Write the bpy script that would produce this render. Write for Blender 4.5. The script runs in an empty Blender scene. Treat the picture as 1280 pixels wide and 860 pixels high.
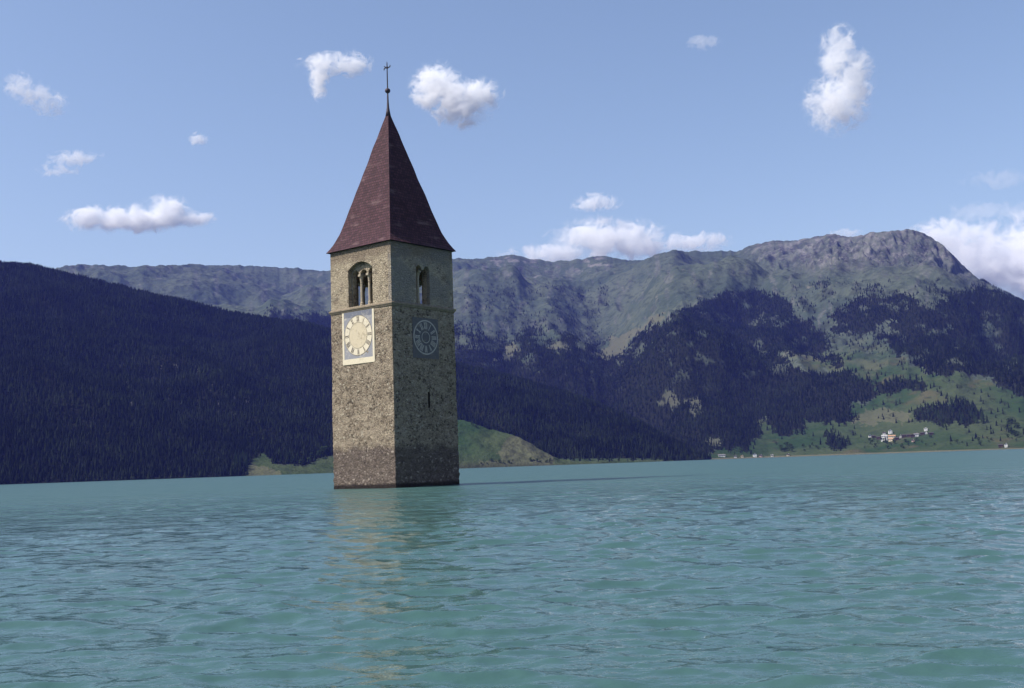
import bpy, bmesh, math, random
import numpy as np
from mathutils import Matrix, Vector

SC = bpy.context.scene
COL = SC.collection
R = math.radians
rng = np.random.default_rng(7)
random.seed(7)

# ------------------------------------------------------------------ camera, sky, sun, exposure
F, PITCH, ROLL, EYE = 1400.0, 0.10829, 0.03487, 1.457      # focal length in photo pixels (photo 1280 wide)
cam = bpy.data.cameras.new('camera')
cam.sensor_width = 36.0
cam.lens = 36.0 * F / 1280.0
cam.clip_start, cam.clip_end = 0.3, 40000
camo = bpy.data.objects.new('camera', cam)
COL.objects.link(camo)
camo.matrix_world = Matrix.Translation((0, 0, EYE)) @ Matrix.Rotation(math.pi / 2 + PITCH, 4, 'X') @ Matrix.Rotation(-ROLL, 4, 'Z')
SC.camera = camo

SUN_EL, SUN_AZ = R(48), R(-107)          # azimuth clockwise from +Y: the sun stands on the left, a little behind the camera
world = bpy.data.worlds.new('World')
SC.world = world
world.use_nodes = True
wn = world.node_tree
sky = wn.nodes.new('ShaderNodeTexSky')
sky.sky_type = 'NISHITA'
sky.sun_disc = False
sky.sun_elevation = SUN_EL
sky.sun_rotation = SUN_AZ
sky.altitude = 1500
sky.air_density = 1.3
sky.dust_density = 4.0
sky.ozone_density = 0.0
bg = wn.nodes['Background']
bg.inputs['Strength'].default_value = 0.12
wn.links.new(sky.outputs[0], bg.inputs['Color'])

sun = bpy.data.lights.new('sun', 'SUN')
sun.energy = 5.0
sun.angle = R(0.53)
sun.color = (1.0, 0.95, 0.87)
suno = bpy.data.objects.new('sun', sun)
COL.objects.link(suno)
sd = Vector((math.sin(SUN_AZ) * math.cos(SUN_EL), math.cos(SUN_AZ) * math.cos(SUN_EL), math.sin(SUN_EL)))
suno.rotation_euler = sd.to_track_quat('Z', 'Y').to_euler()
suno.location = sd * 200

vs = SC.view_settings
vs.view_transform = 'Standard'
vs.look = 'None'
vs.exposure = 0.42
vs.gamma = 1.0
SC.render.engine = 'CYCLES'
SC.cycles.max_bounces = 12
SC.cycles.diffuse_bounces = 3
SC.cycles.glossy_bounces = 3
SC.cycles.volume_bounces = 14
SC.cycles.transparent_max_bounces = 12
SC.cycles.use_denoising = True
SC.cycles.caustics_reflective = False
SC.cycles.caustics_refractive = False

# ------------------------------------------------------------------ picture <-> world
CR, SR, CP, SP = math.cos(ROLL), math.sin(ROLL), math.cos(PITCH), math.sin(PITCH)


def pix_dir(px, py):
    a = np.asarray(px, float) - 640.0
    b = 430.0 - np.asarray(py, float)
    X = (a * CR + b * SR) / F
    U = (-a * SR + b * CR) / F
    return X, CP - U * SP, SP + U * CP


def pix_az(px, py):
    x, y, z = pix_dir(px, py)
    return np.arctan2(x, y), z / np.hypot(x, y)      # azimuth, tangent of elevation


def to_pix(x, y, z):
    z = z - EYE
    d = y * CP + z * SP
    d = np.where(d < 0.1, 0.1, d)
    u = -y * SP + z * CP
    X, Y = F * x / d, F * u / d
    return 640 + X * CR - Y * SR, 430 - (X * SR + Y * CR)


# ------------------------------------------------------------------ numpy noise
_perm = rng.permutation(4096)
_ga = rng.random(4096) * 2 * np.pi
_gx, _gy = np.cos(_ga), np.sin(_ga)


def perlin(x, y):
    xi, yi = np.floor(x).astype(np.int64), np.floor(y).astype(np.int64)
    xf, yf = x - xi, y - yi

    def g(ix, iy, dx, dy):
        h = _perm[(_perm[ix & 4095] + iy) & 4095]
        return _gx[h] * dx + _gy[h] * dy
    u, v = xf * xf * xf * (xf * (xf * 6 - 15) + 10), yf * yf * yf * (yf * (yf * 6 - 15) + 10)
    a = g(xi, yi, xf, yf) * (1 - u) + g(xi + 1, yi, xf - 1, yf) * u
    b = g(xi, yi + 1, xf, yf - 1) * (1 - u) + g(xi + 1, yi + 1, xf - 1, yf - 1) * u
    return (a * (1 - v) + b * v) * 1.5


def fbm(x, y, o=5, g=0.5):
    r, a = 0.0, 1.0
    for i in range(o):
        r = r + a * perlin(x + 17.3 * i, y - 9.1 * i)
        x, y, a = x * 2.03, y * 2.03, a * g
    return r


def ridged(x, y, o=4, g=0.55):
    r, a = 0.0, 1.0
    for i in range(o):
        r = r + a * (1 - 2 * np.abs(perlin(x + 31.7 * i, y + 5.9 * i)))
        x, y, a = x * 2.1, y * 2.1, a * g
    return r


def sstep(a, b, x):
    t = np.clip((x - a) / (b - a), 0, 1)
    return t * t * (3 - 2 * t)


def inside(px, py, poly):
    r = np.zeros(px.shape, bool)
    n = len(poly)
    for i in range(n):
        x0, y0 = poly[i]
        x1, y1 = poly[(i + 1) % n]
        if y0 == y1:
            continue
        c = ((y0 > py) != (y1 > py)) & (px < (x1 - x0) * (py - y0) / (y1 - y0) + x0)
        r ^= c
    return r


# ------------------------------------------------------------------ object helpers
def link(name, me, mat=None, parent=None):
    o = bpy.data.objects.new(name, me)
    COL.objects.link(o)
    if mat is not None and me is not None and not me.materials:
        me.materials.append(mat)
    if parent is not None:
        o.parent = parent
    return o


def tag(o, label=None, cat=None, group=None, kind=None):
    if label:
        o['label'] = label
    if cat:
        o['category'] = cat
    if group:
        o['group'] = group
    if kind:
        o['kind'] = kind
    return o


def empty(name, loc=(0, 0, 0), rz=0.0):
    o = bpy.data.objects.new(name, None)
    COL.objects.link(o)
    o.location = loc
    o.rotation_euler = (0, 0, rz)
    return o


def np_mesh(name, V, Fc, smooth=True):
    """V (n,3), Fc (m,k) with k = 3 or 4"""
    me = bpy.data.meshes.new(name)
    V = np.asarray(V, np.float32)
    Fc = np.asarray(Fc, np.int32)
    m, k = Fc.shape
    me.vertices.add(len(V))
    me.vertices.foreach_set('co', V.ravel())
    me.loops.add(m * k)
    me.loops.foreach_set('vertex_index', Fc.ravel())
    me.polygons.add(m)
    me.polygons.foreach_set('loop_start', np.arange(m, dtype=np.int32) * k)
    me.polygons.foreach_set('use_smooth', np.full(m, smooth))
    me.update(calc_edges=True)
    me.validate()
    return me


def grid_faces(nr, nc):
    i = np.arange(nr * nc).reshape(nr, nc)
    return np.stack([i[:-1, :-1], i[:-1, 1:], i[1:, 1:], i[1:, :-1]], -1).reshape(-1, 4)


def set_attr(me, name, arr):
    """point colour attribute"""
    a = me.attributes.new(name, 'FLOAT_COLOR', 'POINT')
    a.data.foreach_set('color', np.asarray(arr, np.float32).ravel())


def bm_mesh(name, bm, smooth=False):
    bmesh.ops.recalc_face_normals(bm, faces=bm.faces)
    me = bpy.data.meshes.new(name)
    bm.to_mesh(me)
    bm.free()
    if smooth:
        me.polygons.foreach_set('use_smooth', [True] * len(me.polygons))
    return me


def add_box(bm, x0, x1, y0, y1, z0, z1, M=None):
    c = [(x0, y0, z0), (x1, y0, z0), (x1, y1, z0), (x0, y1, z0), (x0, y0, z1), (x1, y0, z1), (x1, y1, z1), (x0, y1, z1)]
    v = [bm.verts.new(M @ Vector(p) if M else p) for p in c]
    for f in ((0, 3, 2, 1), (4, 5, 6, 7), (0, 1, 5, 4), (1, 2, 6, 5), (2, 3, 7, 6), (3, 0, 4, 7)):
        bm.faces.new([v[i] for i in f])


def add_lathe(bm, prof, n=20, M=None):
    """prof: list of (radius, z) from bottom to top, capped"""
    rings = []
    for r, z in prof:
        ring = []
        for k in range(n):
            a = 2 * math.pi * k / n
            p = Vector((r * math.cos(a), r * math.sin(a), z))
            ring.append(bm.verts.new(M @ p if M else p))
        rings.append(ring)
    for a, b in zip(rings, rings[1:]):
        for k in range(n):
            bm.faces.new((a[k], a[(k + 1) % n], b[(k + 1) % n], b[k]))
    bm.faces.new(rings[0][::-1])
    bm.faces.new(rings[-1])


def add_tube(bm, pts, rad, n=8):
    pts = [Vector(p) for p in pts]
    rings = []
    for i, p in enumerate(pts):
        t = (pts[min(i + 1, len(pts) - 1)] - pts[max(i - 1, 0)]).normalized()
        a = t.orthogonal().normalized()
        b = t.cross(a)
        if rings:
            # keep the frame from spinning
            pa = rings[-1][1]
            a = (pa - t * pa.dot(t)).normalized()
            b = t.cross(a)
        r = rad[i] if isinstance(rad, (list, tuple)) else rad
        rings.append(([bm.verts.new(p + a * r * math.cos(2 * math.pi * k / n) + b * r * math.sin(2 * math.pi * k / n)) for k in range(n)], a))
    rg = [q[0] for q in rings]
    for a, b in zip(rg, rg[1:]):
        for k in range(n):
            bm.faces.new((a[k], a[(k + 1) % n], b[(k + 1) % n], b[k]))
    bm.faces.new(rg[0][::-1])
    bm.faces.new(rg[-1])


# ------------------------------------------------------------------ material helpers
class Mat:
    def __init__(s, name, rough=0.9, spec=0.3):
        s.m = bpy.data.materials.new(name)
        s.m.use_nodes = True
        s.t = s.m.node_tree
        s.p = s.t.nodes['Principled BSDF']
        s.p.inputs['Roughness'].default_value = rough
        s.p.inputs['Specular IOR Level'].default_value = spec

    def n(s, typ, ins=None, **kw):
        nd = s.t.nodes.new(typ)
        for k, v in kw.items():
            setattr(nd, k, v)
        for k, v in (ins or {}).items():
            s.put(nd.inputs[k], v)
        return nd

    def put(s, sock, v):
        if isinstance(v, bpy.types.NodeSocket):
            s.t.links.new(v, sock)
        else:
            if sock.type == 'RGBA' and len(v) == 3:
                v = (*v, 1)
            sock.default_value = v

    def math(s, op, a, b=0.0, c=0.0, clamp=False):
        nd = s.n('ShaderNodeMath', operation=op, use_clamp=clamp)
        for i, v in enumerate((a, b, c)):
            s.put(nd.inputs[i], v)
        return nd.outputs[0]

    def ramp(s, f, stops):
        nd = s.n('ShaderNodeMapRange', {'Value': f, 'From Min': stops[0], 'From Max': stops[1], 'To Min': 0.0, 'To Max': 1.0}, interpolation_type='SMOOTHSTEP')
        return nd.outputs[0]

    def mix(s, f, a, b, mode='MIX'):
        nd = s.n('ShaderNodeMix', data_type='RGBA', blend_type=mode)
        s.put(nd.inputs[0], f)
        s.put(nd.inputs[6], a)
        s.put(nd.inputs[7], b)
        return nd.outputs[2]

    def noise(s, scale, vec=None, detail=4.0, rough=0.55, dist=0.0, out=0):
        nd = s.n('ShaderNodeTexNoise', {'Scale': scale, 'Detail': detail, 'Roughness': rough, 'Distortion': dist})
        if vec is not None:
            s.put(nd.inputs['Vector'], vec)
        return nd.outputs[out]

    def coords(s, scale=(1, 1, 1), kind='Object'):
        tc = s.n('ShaderNodeTexCoord').outputs[kind]
        return s.n('ShaderNodeMapping', {'Vector': tc, 'Scale': scale}).outputs[0]

    def color(s, v):
        s.put(s.p.inputs['Base Color'], v)

    def bump(s, h, strength=0.5, dist=0.05):
        nd = s.n('ShaderNodeBump', {'Height': h, 'Strength': strength, 'Distance': dist})
        s.put(s.p.inputs['Normal'], nd.outputs[0])


def plain(name, c, rough=0.85, var=0.15, scale=3.0, spec=0.3):
    m = Mat(name, rough, spec)
    f = m.noise(scale, m.coords(), 3)
    m.color(m.mix(f, tuple(x * (1 - var) for x in c), tuple(min(1, x * (1 + var)) for x in c)))
    return m.m


# ------------------------------------------------------------------ materials: stone
def stone_material(name, upper=False):
    m = Mat(name, 0.95, 0.15)
    co = m.coords((1, 1, 1.3))
    warp = m.n('ShaderNodeVectorMath', operation='ADD')
    m.put(warp.inputs[0], co)
    w2 = m.n('ShaderNodeVectorMath', operation='SCALE')
    m.put(w2.inputs[0], m.noise(2.2, co, 3, out=1))
    w2.inputs['Scale'].default_value = 0.35
    m.put(warp.inputs[1], w2.outputs[0])
    v = m.n('ShaderNodeTexVoronoi', {'Vector': warp.outputs[0], 'Scale': 5.0 if not upper else 4.4, 'Randomness': 1.0}, feature='F1')
    e = m.n('ShaderNodeTexVoronoi', {'Vector': warp.outputs[0], 'Scale': 5.0 if not upper else 4.4, 'Randomness': 1.0}, feature='DISTANCE_TO_EDGE')
    cell = m.n('ShaderNodeSeparateColor', {'Color': v.outputs['Color']})
    r_, g_, b_ = cell.outputs[0], cell.outputs[1], cell.outputs[2]
    mortar = m.math('SUBTRACT', 1.0, m.ramp(e.outputs['Distance'], (0.01, 0.07)))
    fine = m.noise(9.0, co, 5, 0.65)
    big = m.noise(0.45, co, 4, 0.6)
    # stones: brown-grey to tan, some dark
    stone = m.mix(r_, (0.205, 0.160, 0.118), (0.40, 0.325, 0.24))
    stone = m.mix(m.math('MULTIPLY', m.ramp(g_, (0.8, 0.86)), 0.8), stone, (0.075, 0.06, 0.05))
    stone = m.mix(m.math('MULTIPLY', m.ramp(b_, (0.88, 0.92)), 0.8), stone, (0.50, 0.44, 0.34))
    stone = m.mix(m.math('MULTIPLY', fine, 0.55), stone, (0.10, 0.08, 0.06), 'MULTIPLY')
    col = m.mix(m.math('MULTIPLY', mortar, 0.75), stone, (0.43, 0.355, 0.26))
    # smeared lime mortar patches hiding the stones
    patch = m.ramp(m.math('ADD', m.noise(1.1, co, 5, 0.7), m.math('MULTIPLY', big, 0.4)), (0.66, 0.80) if not upper else (0.54, 0.72))
    col = m.mix(m.math('MULTIPLY', patch, 0.5), col, (0.43, 0.355, 0.26) if not upper else (0.54, 0.455, 0.32))
    # open joints / putlog holes
    holes = m.ramp(m.noise(7.5, co, 3, 0.6), (0.62, 0.68))
    col = m.mix(m.math('MULTIPLY', holes, 0.95), col, (0.045, 0.035, 0.03))
    z = m.n('ShaderNodeSeparateXYZ', {'Vector': m.n('ShaderNodeTexCoord').outputs['Object']}).outputs[2]
    if upper:
        # shade under the eaves put into the colour; grey plaster patches on one side
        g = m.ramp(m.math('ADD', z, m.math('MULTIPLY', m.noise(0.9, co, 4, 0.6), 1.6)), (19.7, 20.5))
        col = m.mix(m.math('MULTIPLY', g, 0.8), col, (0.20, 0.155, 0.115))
        xyz = m.n('ShaderNodeSeparateXYZ', {'Vector': m.n('ShaderNodeTexCoord').outputs['Object']})
        side = m.math('LESS_THAN', xyz.outputs[1], -3.4)
        col = m.mix(m.math('MULTIPLY', m.math('MULTIPLY', side, m.ramp(big, (0.35, 0.6))), 0.7), col, (0.22, 0.20, 0.185))
    else:
        # the band the lake reaches when it is full: dark film, rounder bare stones
        zz = m.math('ADD', z, m.math('MULTIPLY', m.math('SUBTRACT', m.noise(0.7, co, 5), 0.5), 1.5))
        band = m.math('SUBTRACT', 1.0, m.ramp(zz, (2.95, 3.75)))
        bare = m.mix(r_, (0.10, 0.078, 0.072), (0.185, 0.148, 0.135))
        bare = m.mix(m.ramp(b_, (0.93, 0.96)), bare, (0.36, 0.30, 0.26))
        low = m.math('SUBTRACT', 1.0, m.ramp(z, (0.4, 2.2)))
        bare = m.mix(m.math('MULTIPLY', m.math('MULTIPLY', low, m.ramp(g_, (0.8, 0.86))), 0.7), bare, (0.34, 0.28, 0.24))
        bare = m.mix(m.math('MULTIPLY', mortar, 0.6), bare, (0.09, 0.07, 0.065))
        bare = m.mix(m.math('MULTIPLY', fine, 0.5), bare, (0.4, 0.35, 0.33), 'MULTIPLY')
        col = m.mix(m.math('MULTIPLY', band, 0.8), col, bare)
        wet = m.math('SUBTRACT', 1.0, m.ramp(m.math('ADD', z, m.math('MULTIPLY', m.noise(1.5, co, 3), 0.3)), (0.38, 0.62)))
        col = m.mix(wet, col, (0.028, 0.02, 0.018))
        rg = m.math('SUBTRACT', 0.95, m.math('MULTIPLY', wet, 0.5))
        m.put(m.p.inputs['Roughness'], rg)
    m.color(col)
    h = m.math('ADD', m.ramp(e.outputs['Distance'], (0.0, 0.14)), m.math('MULTIPLY', fine, 0.7))
    h = m.math('SUBTRACT', h, m.math('MULTIPLY', holes, 1.2))
    m.bump(h, 1.0, 0.07)
    return m.m


def shingle_material():
    m = Mat('wooden_shingles', 0.8, 0.25)
    tc = m.n('ShaderNodeTexCoord').outputs['UV']
    br = m.n('ShaderNodeTexBrick', {'Vector': tc, 'Scale': 1.0, 'Mortar Size': 0.022, 'Mortar Smooth': 0.3, 'Brick Width': 0.30, 'Row Height': 0.26,
                                    'Color1': (0.042, 0.013, 0.021, 1), 'Color2': (0.080, 0.029, 0.041, 1), 'Mortar': (0.014, 0.008, 0.009, 1)})
    n1 = m.noise(0.8, m.n('ShaderNodeMapping', {'Vector': tc, 'Scale': (0.5, 1.6, 1)}).outputs[0], 5, 0.65)
    col = m.mix(m.math('MULTIPLY', m.ramp(n1, (0.55, 0.72)), 0.6), br.outputs['Color'], (0.19, 0.12, 0.12))
    n2 = m.noise(3.0, m.n('ShaderNodeMapping', {'Vector': tc, 'Scale': (0.7, 3.0, 1)}).outputs[0], 4, 0.7)
    col = m.mix(m.math('MULTIPLY', n2, 0.7), col, (0.35, 0.28, 0.3), 'MULTIPLY')
    m.color(col)
    # each row tilts outwards at its lower edge
    v = m.n('ShaderNodeSeparateXYZ', {'Vector': tc}).outputs[1]
    saw = m.math('SUBTRACT', 1.0, m.math('FRACT', m.math('DIVIDE', v, 0.26)))
    h = m.math('ADD', saw, m.math('MULTIPLY', n2, 0.8))
    m.bump(h, 0.9, 0.035)
    return m.m


M_SHAFT = stone_material('rubble_stone')
M_BELL = stone_material('limed_rubble_stone', True)
M_ROOF = shingle_material()
M_TRIM = plain('weathered_string_stone', (0.20, 0.16, 0.115), 0.95, 0.6, 4.0)
M_COLON = plain('pale_column_stone', (0.34, 0.285, 0.21), 0.85, 0.3, 5.0)
M_IRON = plain('dark_iron', (0.02, 0.017, 0.022), 0.6, 0.2)
M_SHEET = plain('dark_sheet_metal', (0.045, 0.03, 0.04), 0.6, 0.25)


def fresco(name, c, wear, amount=0.6, sc=2.2):
    m = Mat(name, 0.92, 0.15)
    co = m.coords()
    f = m.ramp(m.noise(sc, co, 6, 0.72), (0.5, 0.68))
    g = m.noise(11.0, co, 4, 0.7)
    col = m.mix(m.math('MULTIPLY', f, amount), c, wear)
    col = m.mix(m.math('MULTIPLY', g, 0.35), col, (0.45, 0.42, 0.4), 'MULTIPLY')
    m.color(col)
    m.bump(m.math('ADD', g, f), 0.5, 0.02)
    return m.m


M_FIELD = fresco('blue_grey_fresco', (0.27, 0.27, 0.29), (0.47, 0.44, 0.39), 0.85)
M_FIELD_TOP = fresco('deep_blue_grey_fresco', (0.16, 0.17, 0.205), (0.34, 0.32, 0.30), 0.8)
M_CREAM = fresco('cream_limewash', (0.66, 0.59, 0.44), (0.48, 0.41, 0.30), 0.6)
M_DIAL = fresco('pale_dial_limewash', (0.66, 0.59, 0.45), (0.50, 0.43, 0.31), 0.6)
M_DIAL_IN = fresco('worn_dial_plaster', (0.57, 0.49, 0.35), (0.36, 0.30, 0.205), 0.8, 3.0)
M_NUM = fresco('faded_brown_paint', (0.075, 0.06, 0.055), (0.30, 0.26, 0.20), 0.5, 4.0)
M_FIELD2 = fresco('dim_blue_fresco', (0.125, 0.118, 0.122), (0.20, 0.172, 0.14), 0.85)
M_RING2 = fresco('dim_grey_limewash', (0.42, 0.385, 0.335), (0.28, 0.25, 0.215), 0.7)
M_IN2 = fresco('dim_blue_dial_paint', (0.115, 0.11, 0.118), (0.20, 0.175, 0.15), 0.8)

# ------------------------------------------------------------------ materials: land and water
def land_material(name):
    """vertex colours: zone = forest floor, green meadow, rock, dry clearing"""
    m = Mat(name, 1.0, 0.0)
    pos = m.n('ShaderNodeNewGeometry').outputs['Position']
    at = m.n('ShaderNodeAttribute', attribute_name='zone')
    sp = m.n('ShaderNodeSeparateColor', {'Color': at.outputs['Color']})
    fo, me_, ro = sp.outputs[0], sp.outputs[1], sp.outputs[2]
    dry = at.outputs['Alpha']
    n1 = m.noise(0.004, pos, 7, 0.62)
    n2 = m.noise(0.03, pos, 5, 0.65)
    n3 = m.noise(0.055, pos, 4, 0.7)
    alp = m.mix(m.ramp(n1, (0.36, 0.64)), (0.048, 0.064, 0.048), (0.078, 0.092, 0.066))
    alp = m.mix(m.math('MULTIPLY', m.ramp(n2, (0.50, 0.62)), 0.7), alp, (0.034, 0.044, 0.028))
    alp = m.mix(m.math('MULTIPLY', m.ramp(n3, (0.62, 0.72)), 0.55), alp, (0.15, 0.14, 0.12))
    alp = m.mix(m.math('MULTIPLY', m.ramp(m.noise(0.012, pos, 5, 0.7), (0.62, 0.72)), 0.5), alp, (0.20, 0.18, 0.15))
    rock = m.mix(m.ramp(m.noise(0.009, pos, 7, 0.72), (0.42, 0.60)), (0.050, 0.050, 0.052), (0.165, 0.158, 0.15))
    rock = m.mix(m.math('MULTIPLY', m.ramp(n3, (0.56, 0.66)), 0.5), rock, (0.23, 0.22, 0.21))
    mead = m.mix(m.ramp(n1, (0.38, 0.62)), (0.024, 0.046, 0.019), (0.052, 0.067, 0.032))
    mead = m.mix(m.math('MULTIPLY', m.ramp(n2, (0.5, 0.68)), 0.5), mead, (0.022, 0.034, 0.016))
    mead = m.mix(m.math('MULTIPLY', m.ramp(m.noise(0.0075, pos, 5, 0.6), (0.56, 0.68)), 0.6), mead, (0.085, 0.072, 0.042))
    dryc = m.mix(n2, (0.085, 0.085, 0.050), (0.14, 0.128, 0.085))
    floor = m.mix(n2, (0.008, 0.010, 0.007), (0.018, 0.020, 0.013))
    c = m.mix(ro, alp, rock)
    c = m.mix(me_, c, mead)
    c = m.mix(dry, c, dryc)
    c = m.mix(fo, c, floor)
    m.color(c)
    m.bump(m.math('ADD', n1, m.math('MULTIPLY', n2, 0.5)), 0.8, 24.0)
    return m.m


def tree_material(name, dark, light):
    m = Mat(name, 0.95, 0.05)
    at = m.n('ShaderNodeAttribute', attribute_name='tint')
    sp = m.n('ShaderNodeSeparateColor', {'Color': at.outputs['Color']})
    m.color(m.mix(sp.outputs[0], dark, light))
    return m.m


def crown_material(name, dark, light):
    m = Mat(name, 0.95, 0.05)
    oi = m.n('ShaderNodeObjectInfo')
    n = m.noise(0.6, m.coords(), 3)
    m.color(m.mix(m.math('MULTIPLY', m.math('ADD', oi.outputs['Random'], n), 0.6), dark, light))
    return m.m


M_LAND = land_material('mountain_ground')
M_WOOD = tree_material('conifer_wood', (0.004, 0.007, 0.004), (0.020, 0.028, 0.013))
M_CROWN = crown_material('conifer_needles', (0.012, 0.022, 0.010), (0.034, 0.050, 0.020))
M_LEAF = crown_material('broadleaf_leaves', (0.022, 0.042, 0.012), (0.060, 0.085, 0.028))
M_BARK = plain('bark', (0.05, 0.035, 0.025), 0.95)


def water_material():
    m = Mat('turquoise_lake_water', 0.06, 0.5)
    m.p.inputs['IOR'].default_value = 1.33
    pos = m.n('ShaderNodeNewGeometry').outputs['Position']
    n = m.noise(0.012, m.n('ShaderNodeMapping', {'Vector': pos, 'Scale': (0.4, 1.0, 1.0)}).outputs[0], 4, 0.55)
    m.color(m.mix(n, (0.041, 0.093, 0.087), (0.051, 0.109, 0.101)))
    rip = m.noise(2.6, m.n('ShaderNodeMapping', {'Vector': pos, 'Rotation': (0, 0, R(10)), 'Scale': (0.55, 1.0, 1.0)}).outputs[0], 5, 0.6)
    rip2 = m.noise(0.55, m.n('ShaderNodeMapping', {'Vector': pos, 'Rotation': (0, 0, R(-8)), 'Scale': (0.5, 1.0, 1.0)}).outputs[0], 5, 0.6)
    dist = m.n('ShaderNodeVectorMath', {0: pos}, operation='LENGTH').outputs['Value']
    far = m.ramp(dist, (16.0, 70.0))
    h = m.math('ADD', m.math('MULTIPLY', rip, 0.035), m.math('MULTIPLY', m.math('MULTIPLY', rip2, far), 0.8))
    m.put(m.p.inputs['Roughness'], m.math('ADD', 0.03, m.math('MULTIPLY', m.ramp(dist, (14.0, 110.0)), 0.30)))
    m.bump(h, 0.9, 1.0)
    return m.m


M_WATER = water_material()

# ------------------------------------------------------------------ water: one sheet, real waves, finer near the eye
def build_water():
    rs = [3.0]
    while rs[-1] < 9000:
        r = rs[-1]
        rs.append(r * (1.005 if r < 90 else 1.0085 if r < 300 else 1.03))
    rs = np.array(rs)
    az = np.concatenate([np.linspace(-math.pi, -R(34), 50)[:-1], np.linspace(-R(34), R(34), 860), np.linspace(R(34), math.pi, 50)[1:]])
    Rg, A = np.meshgrid(rs, az, indexing='ij')
    x, y = Rg * np.sin(A), Rg * np.cos(A)
    z = np.zeros_like(x)
    dx, dy = np.zeros_like(x), np.zeros_like(x)
    step = np.maximum(np.gradient(rs)[:, None], rs[:, None] * R(68) / 860)
    # gusts: patches of stronger and weaker chop
    gust = 0.95 + 0.35 * fbm(x / 16 + 3.1, y / 26 + 8.2, 3)
    gust = np.clip(gust, 0.25, 1.5) * np.where(np.abs(A) > R(34), 0.0, 1.0)
    N = 96
    lam = np.exp(np.linspace(math.log(0.15), math.log(4.5), N))
    wr = np.random.default_rng(3)
    for i in range(N):
        L = lam[i]
        sl = 0.043 if L < 0.7 else 0.043 * (0.7 / L) ** 1.05
        a = sl * L / (2 * math.pi)
        d = R(-96) + wr.normal(0, R(27))
        kx, ky = math.cos(d) * 2 * math.pi / L, math.sin(d) * 2 * math.pi / L
        fade = np.clip((L / step - 2.0) / 2.0, 0, 1)
        on = fade[:, 0] > 0
        if not on.any():
            continue
        k = int(np.nonzero(on)[0].max()) + 1
        ph = kx * x[:k] + ky * y[:k] + wr.random() * 6.283
        w = a * fade[:k] * (gust[:k] if L < 3 else 1.0)
        z[:k] += w * np.cos(ph)
        q = 0.9
        dx[:k] -= q * w * math.cos(d) * np.sin(ph)
        dy[:k] -= q * w * math.sin(d) * np.sin(ph)
    V = np.stack([x + dx, y + dy, z], -1).reshape(-1, 3)
    # close the middle
    me = np_mesh('water', np.vstack([V, [[0, 0, 0]]]), grid_faces(*x.shape)[:, ::-1])
    o = link('water', me, M_WATER)
    tag(o, kind='structure')


build_water()

# ------------------------------------------------------------------ terrain
def crest(pts):
    px = np.array([p[0] for p in pts], float)
    py = np.array([p[1] for p in pts], float)
    a, t = pix_az(px, py)
    return a, t


def az_of(px):
    return float(pix_az(px, 606 - 46 * px / 1280.0)[0])


def curve(pts):
    a = np.array([az_of(p[0]) for p in pts])
    v = np.array([p[1] for p in pts], float)
    return lambda az: np.interp(az, a, v)


TER = {}


def terrain(name, crest_pts, foot, top, px0, px1, ncol, nrow, power, disp, zone, jag=0.0, back=0.35, t0=-0.06):
    ca, ct = crest(crest_pts)
    az = np.linspace(az_of(px0), az_of(px1), ncol)
    te = np.interp(az, ca, ct)
    jg = jag / F * (fbm(az * 140, az * 0 + 4.2, 4, 0.6))
    rf, rc = foot(az), top(az)
    zc = te * rc + EYE
    t = np.concatenate([np.linspace(t0, 1, nrow), 1 + back * np.linspace(0.06, 1, 12)])
    T, A = np.meshgrid(t, az, indexing='ij')
    Rg = rf + T * (rc - rf)
    s = np.where(T <= 0, T * 0.6, np.where(T <= 1, np.abs(T) ** power, 1 - 1.1 * (T - 1)))
    Z = zc * s
    Z = np.where(T < 0, np.minimum(Z, 0) - 0.02 * np.abs(T) * 600, Z)
    X, Y = Rg * np.sin(A), Rg * np.cos(A)
    env = sstep(0.0, 0.22, T) * sstep(0.0, 0.10, 1 - T)
    px, py = to_pix(X, Y, Z)
    Z = Z + env * disp(X, Y, Z, A, T, px, py)
    # small unevenness of the skyline itself
    Z = Z + jg[None, :] * Rg * np.exp(-((T - 1) / 0.05) ** 2)
    # nothing seen from the lake may rise above the traced skyline
    lim = EYE + (te + jg)[None, :] * Rg
    Z = np.where(T < 1, np.minimum(Z, lim - 0.002 * Rg * (1 - T)), Z)
    Z = np.where((T > 0.0), np.maximum(Z, 0.35 + 0.0 * T), Z)
    px, py = to_pix(X, Y, Z)
    me = np_mesh(name, np.stack([X, Y, Z], -1).reshape(-1, 3), grid_faces(*X.shape)[:, ::-1])
    zn = zone(X, Y, Z, T, px, py)
    set_attr(me, 'zone', zn.reshape(-1, 4))
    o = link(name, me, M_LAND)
    tag(o, kind='structure')
    TER[name] = dict(az=az, t=t, X=X, Y=Y, Z=Z, rf=rf, rc=rc)
    return o


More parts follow.
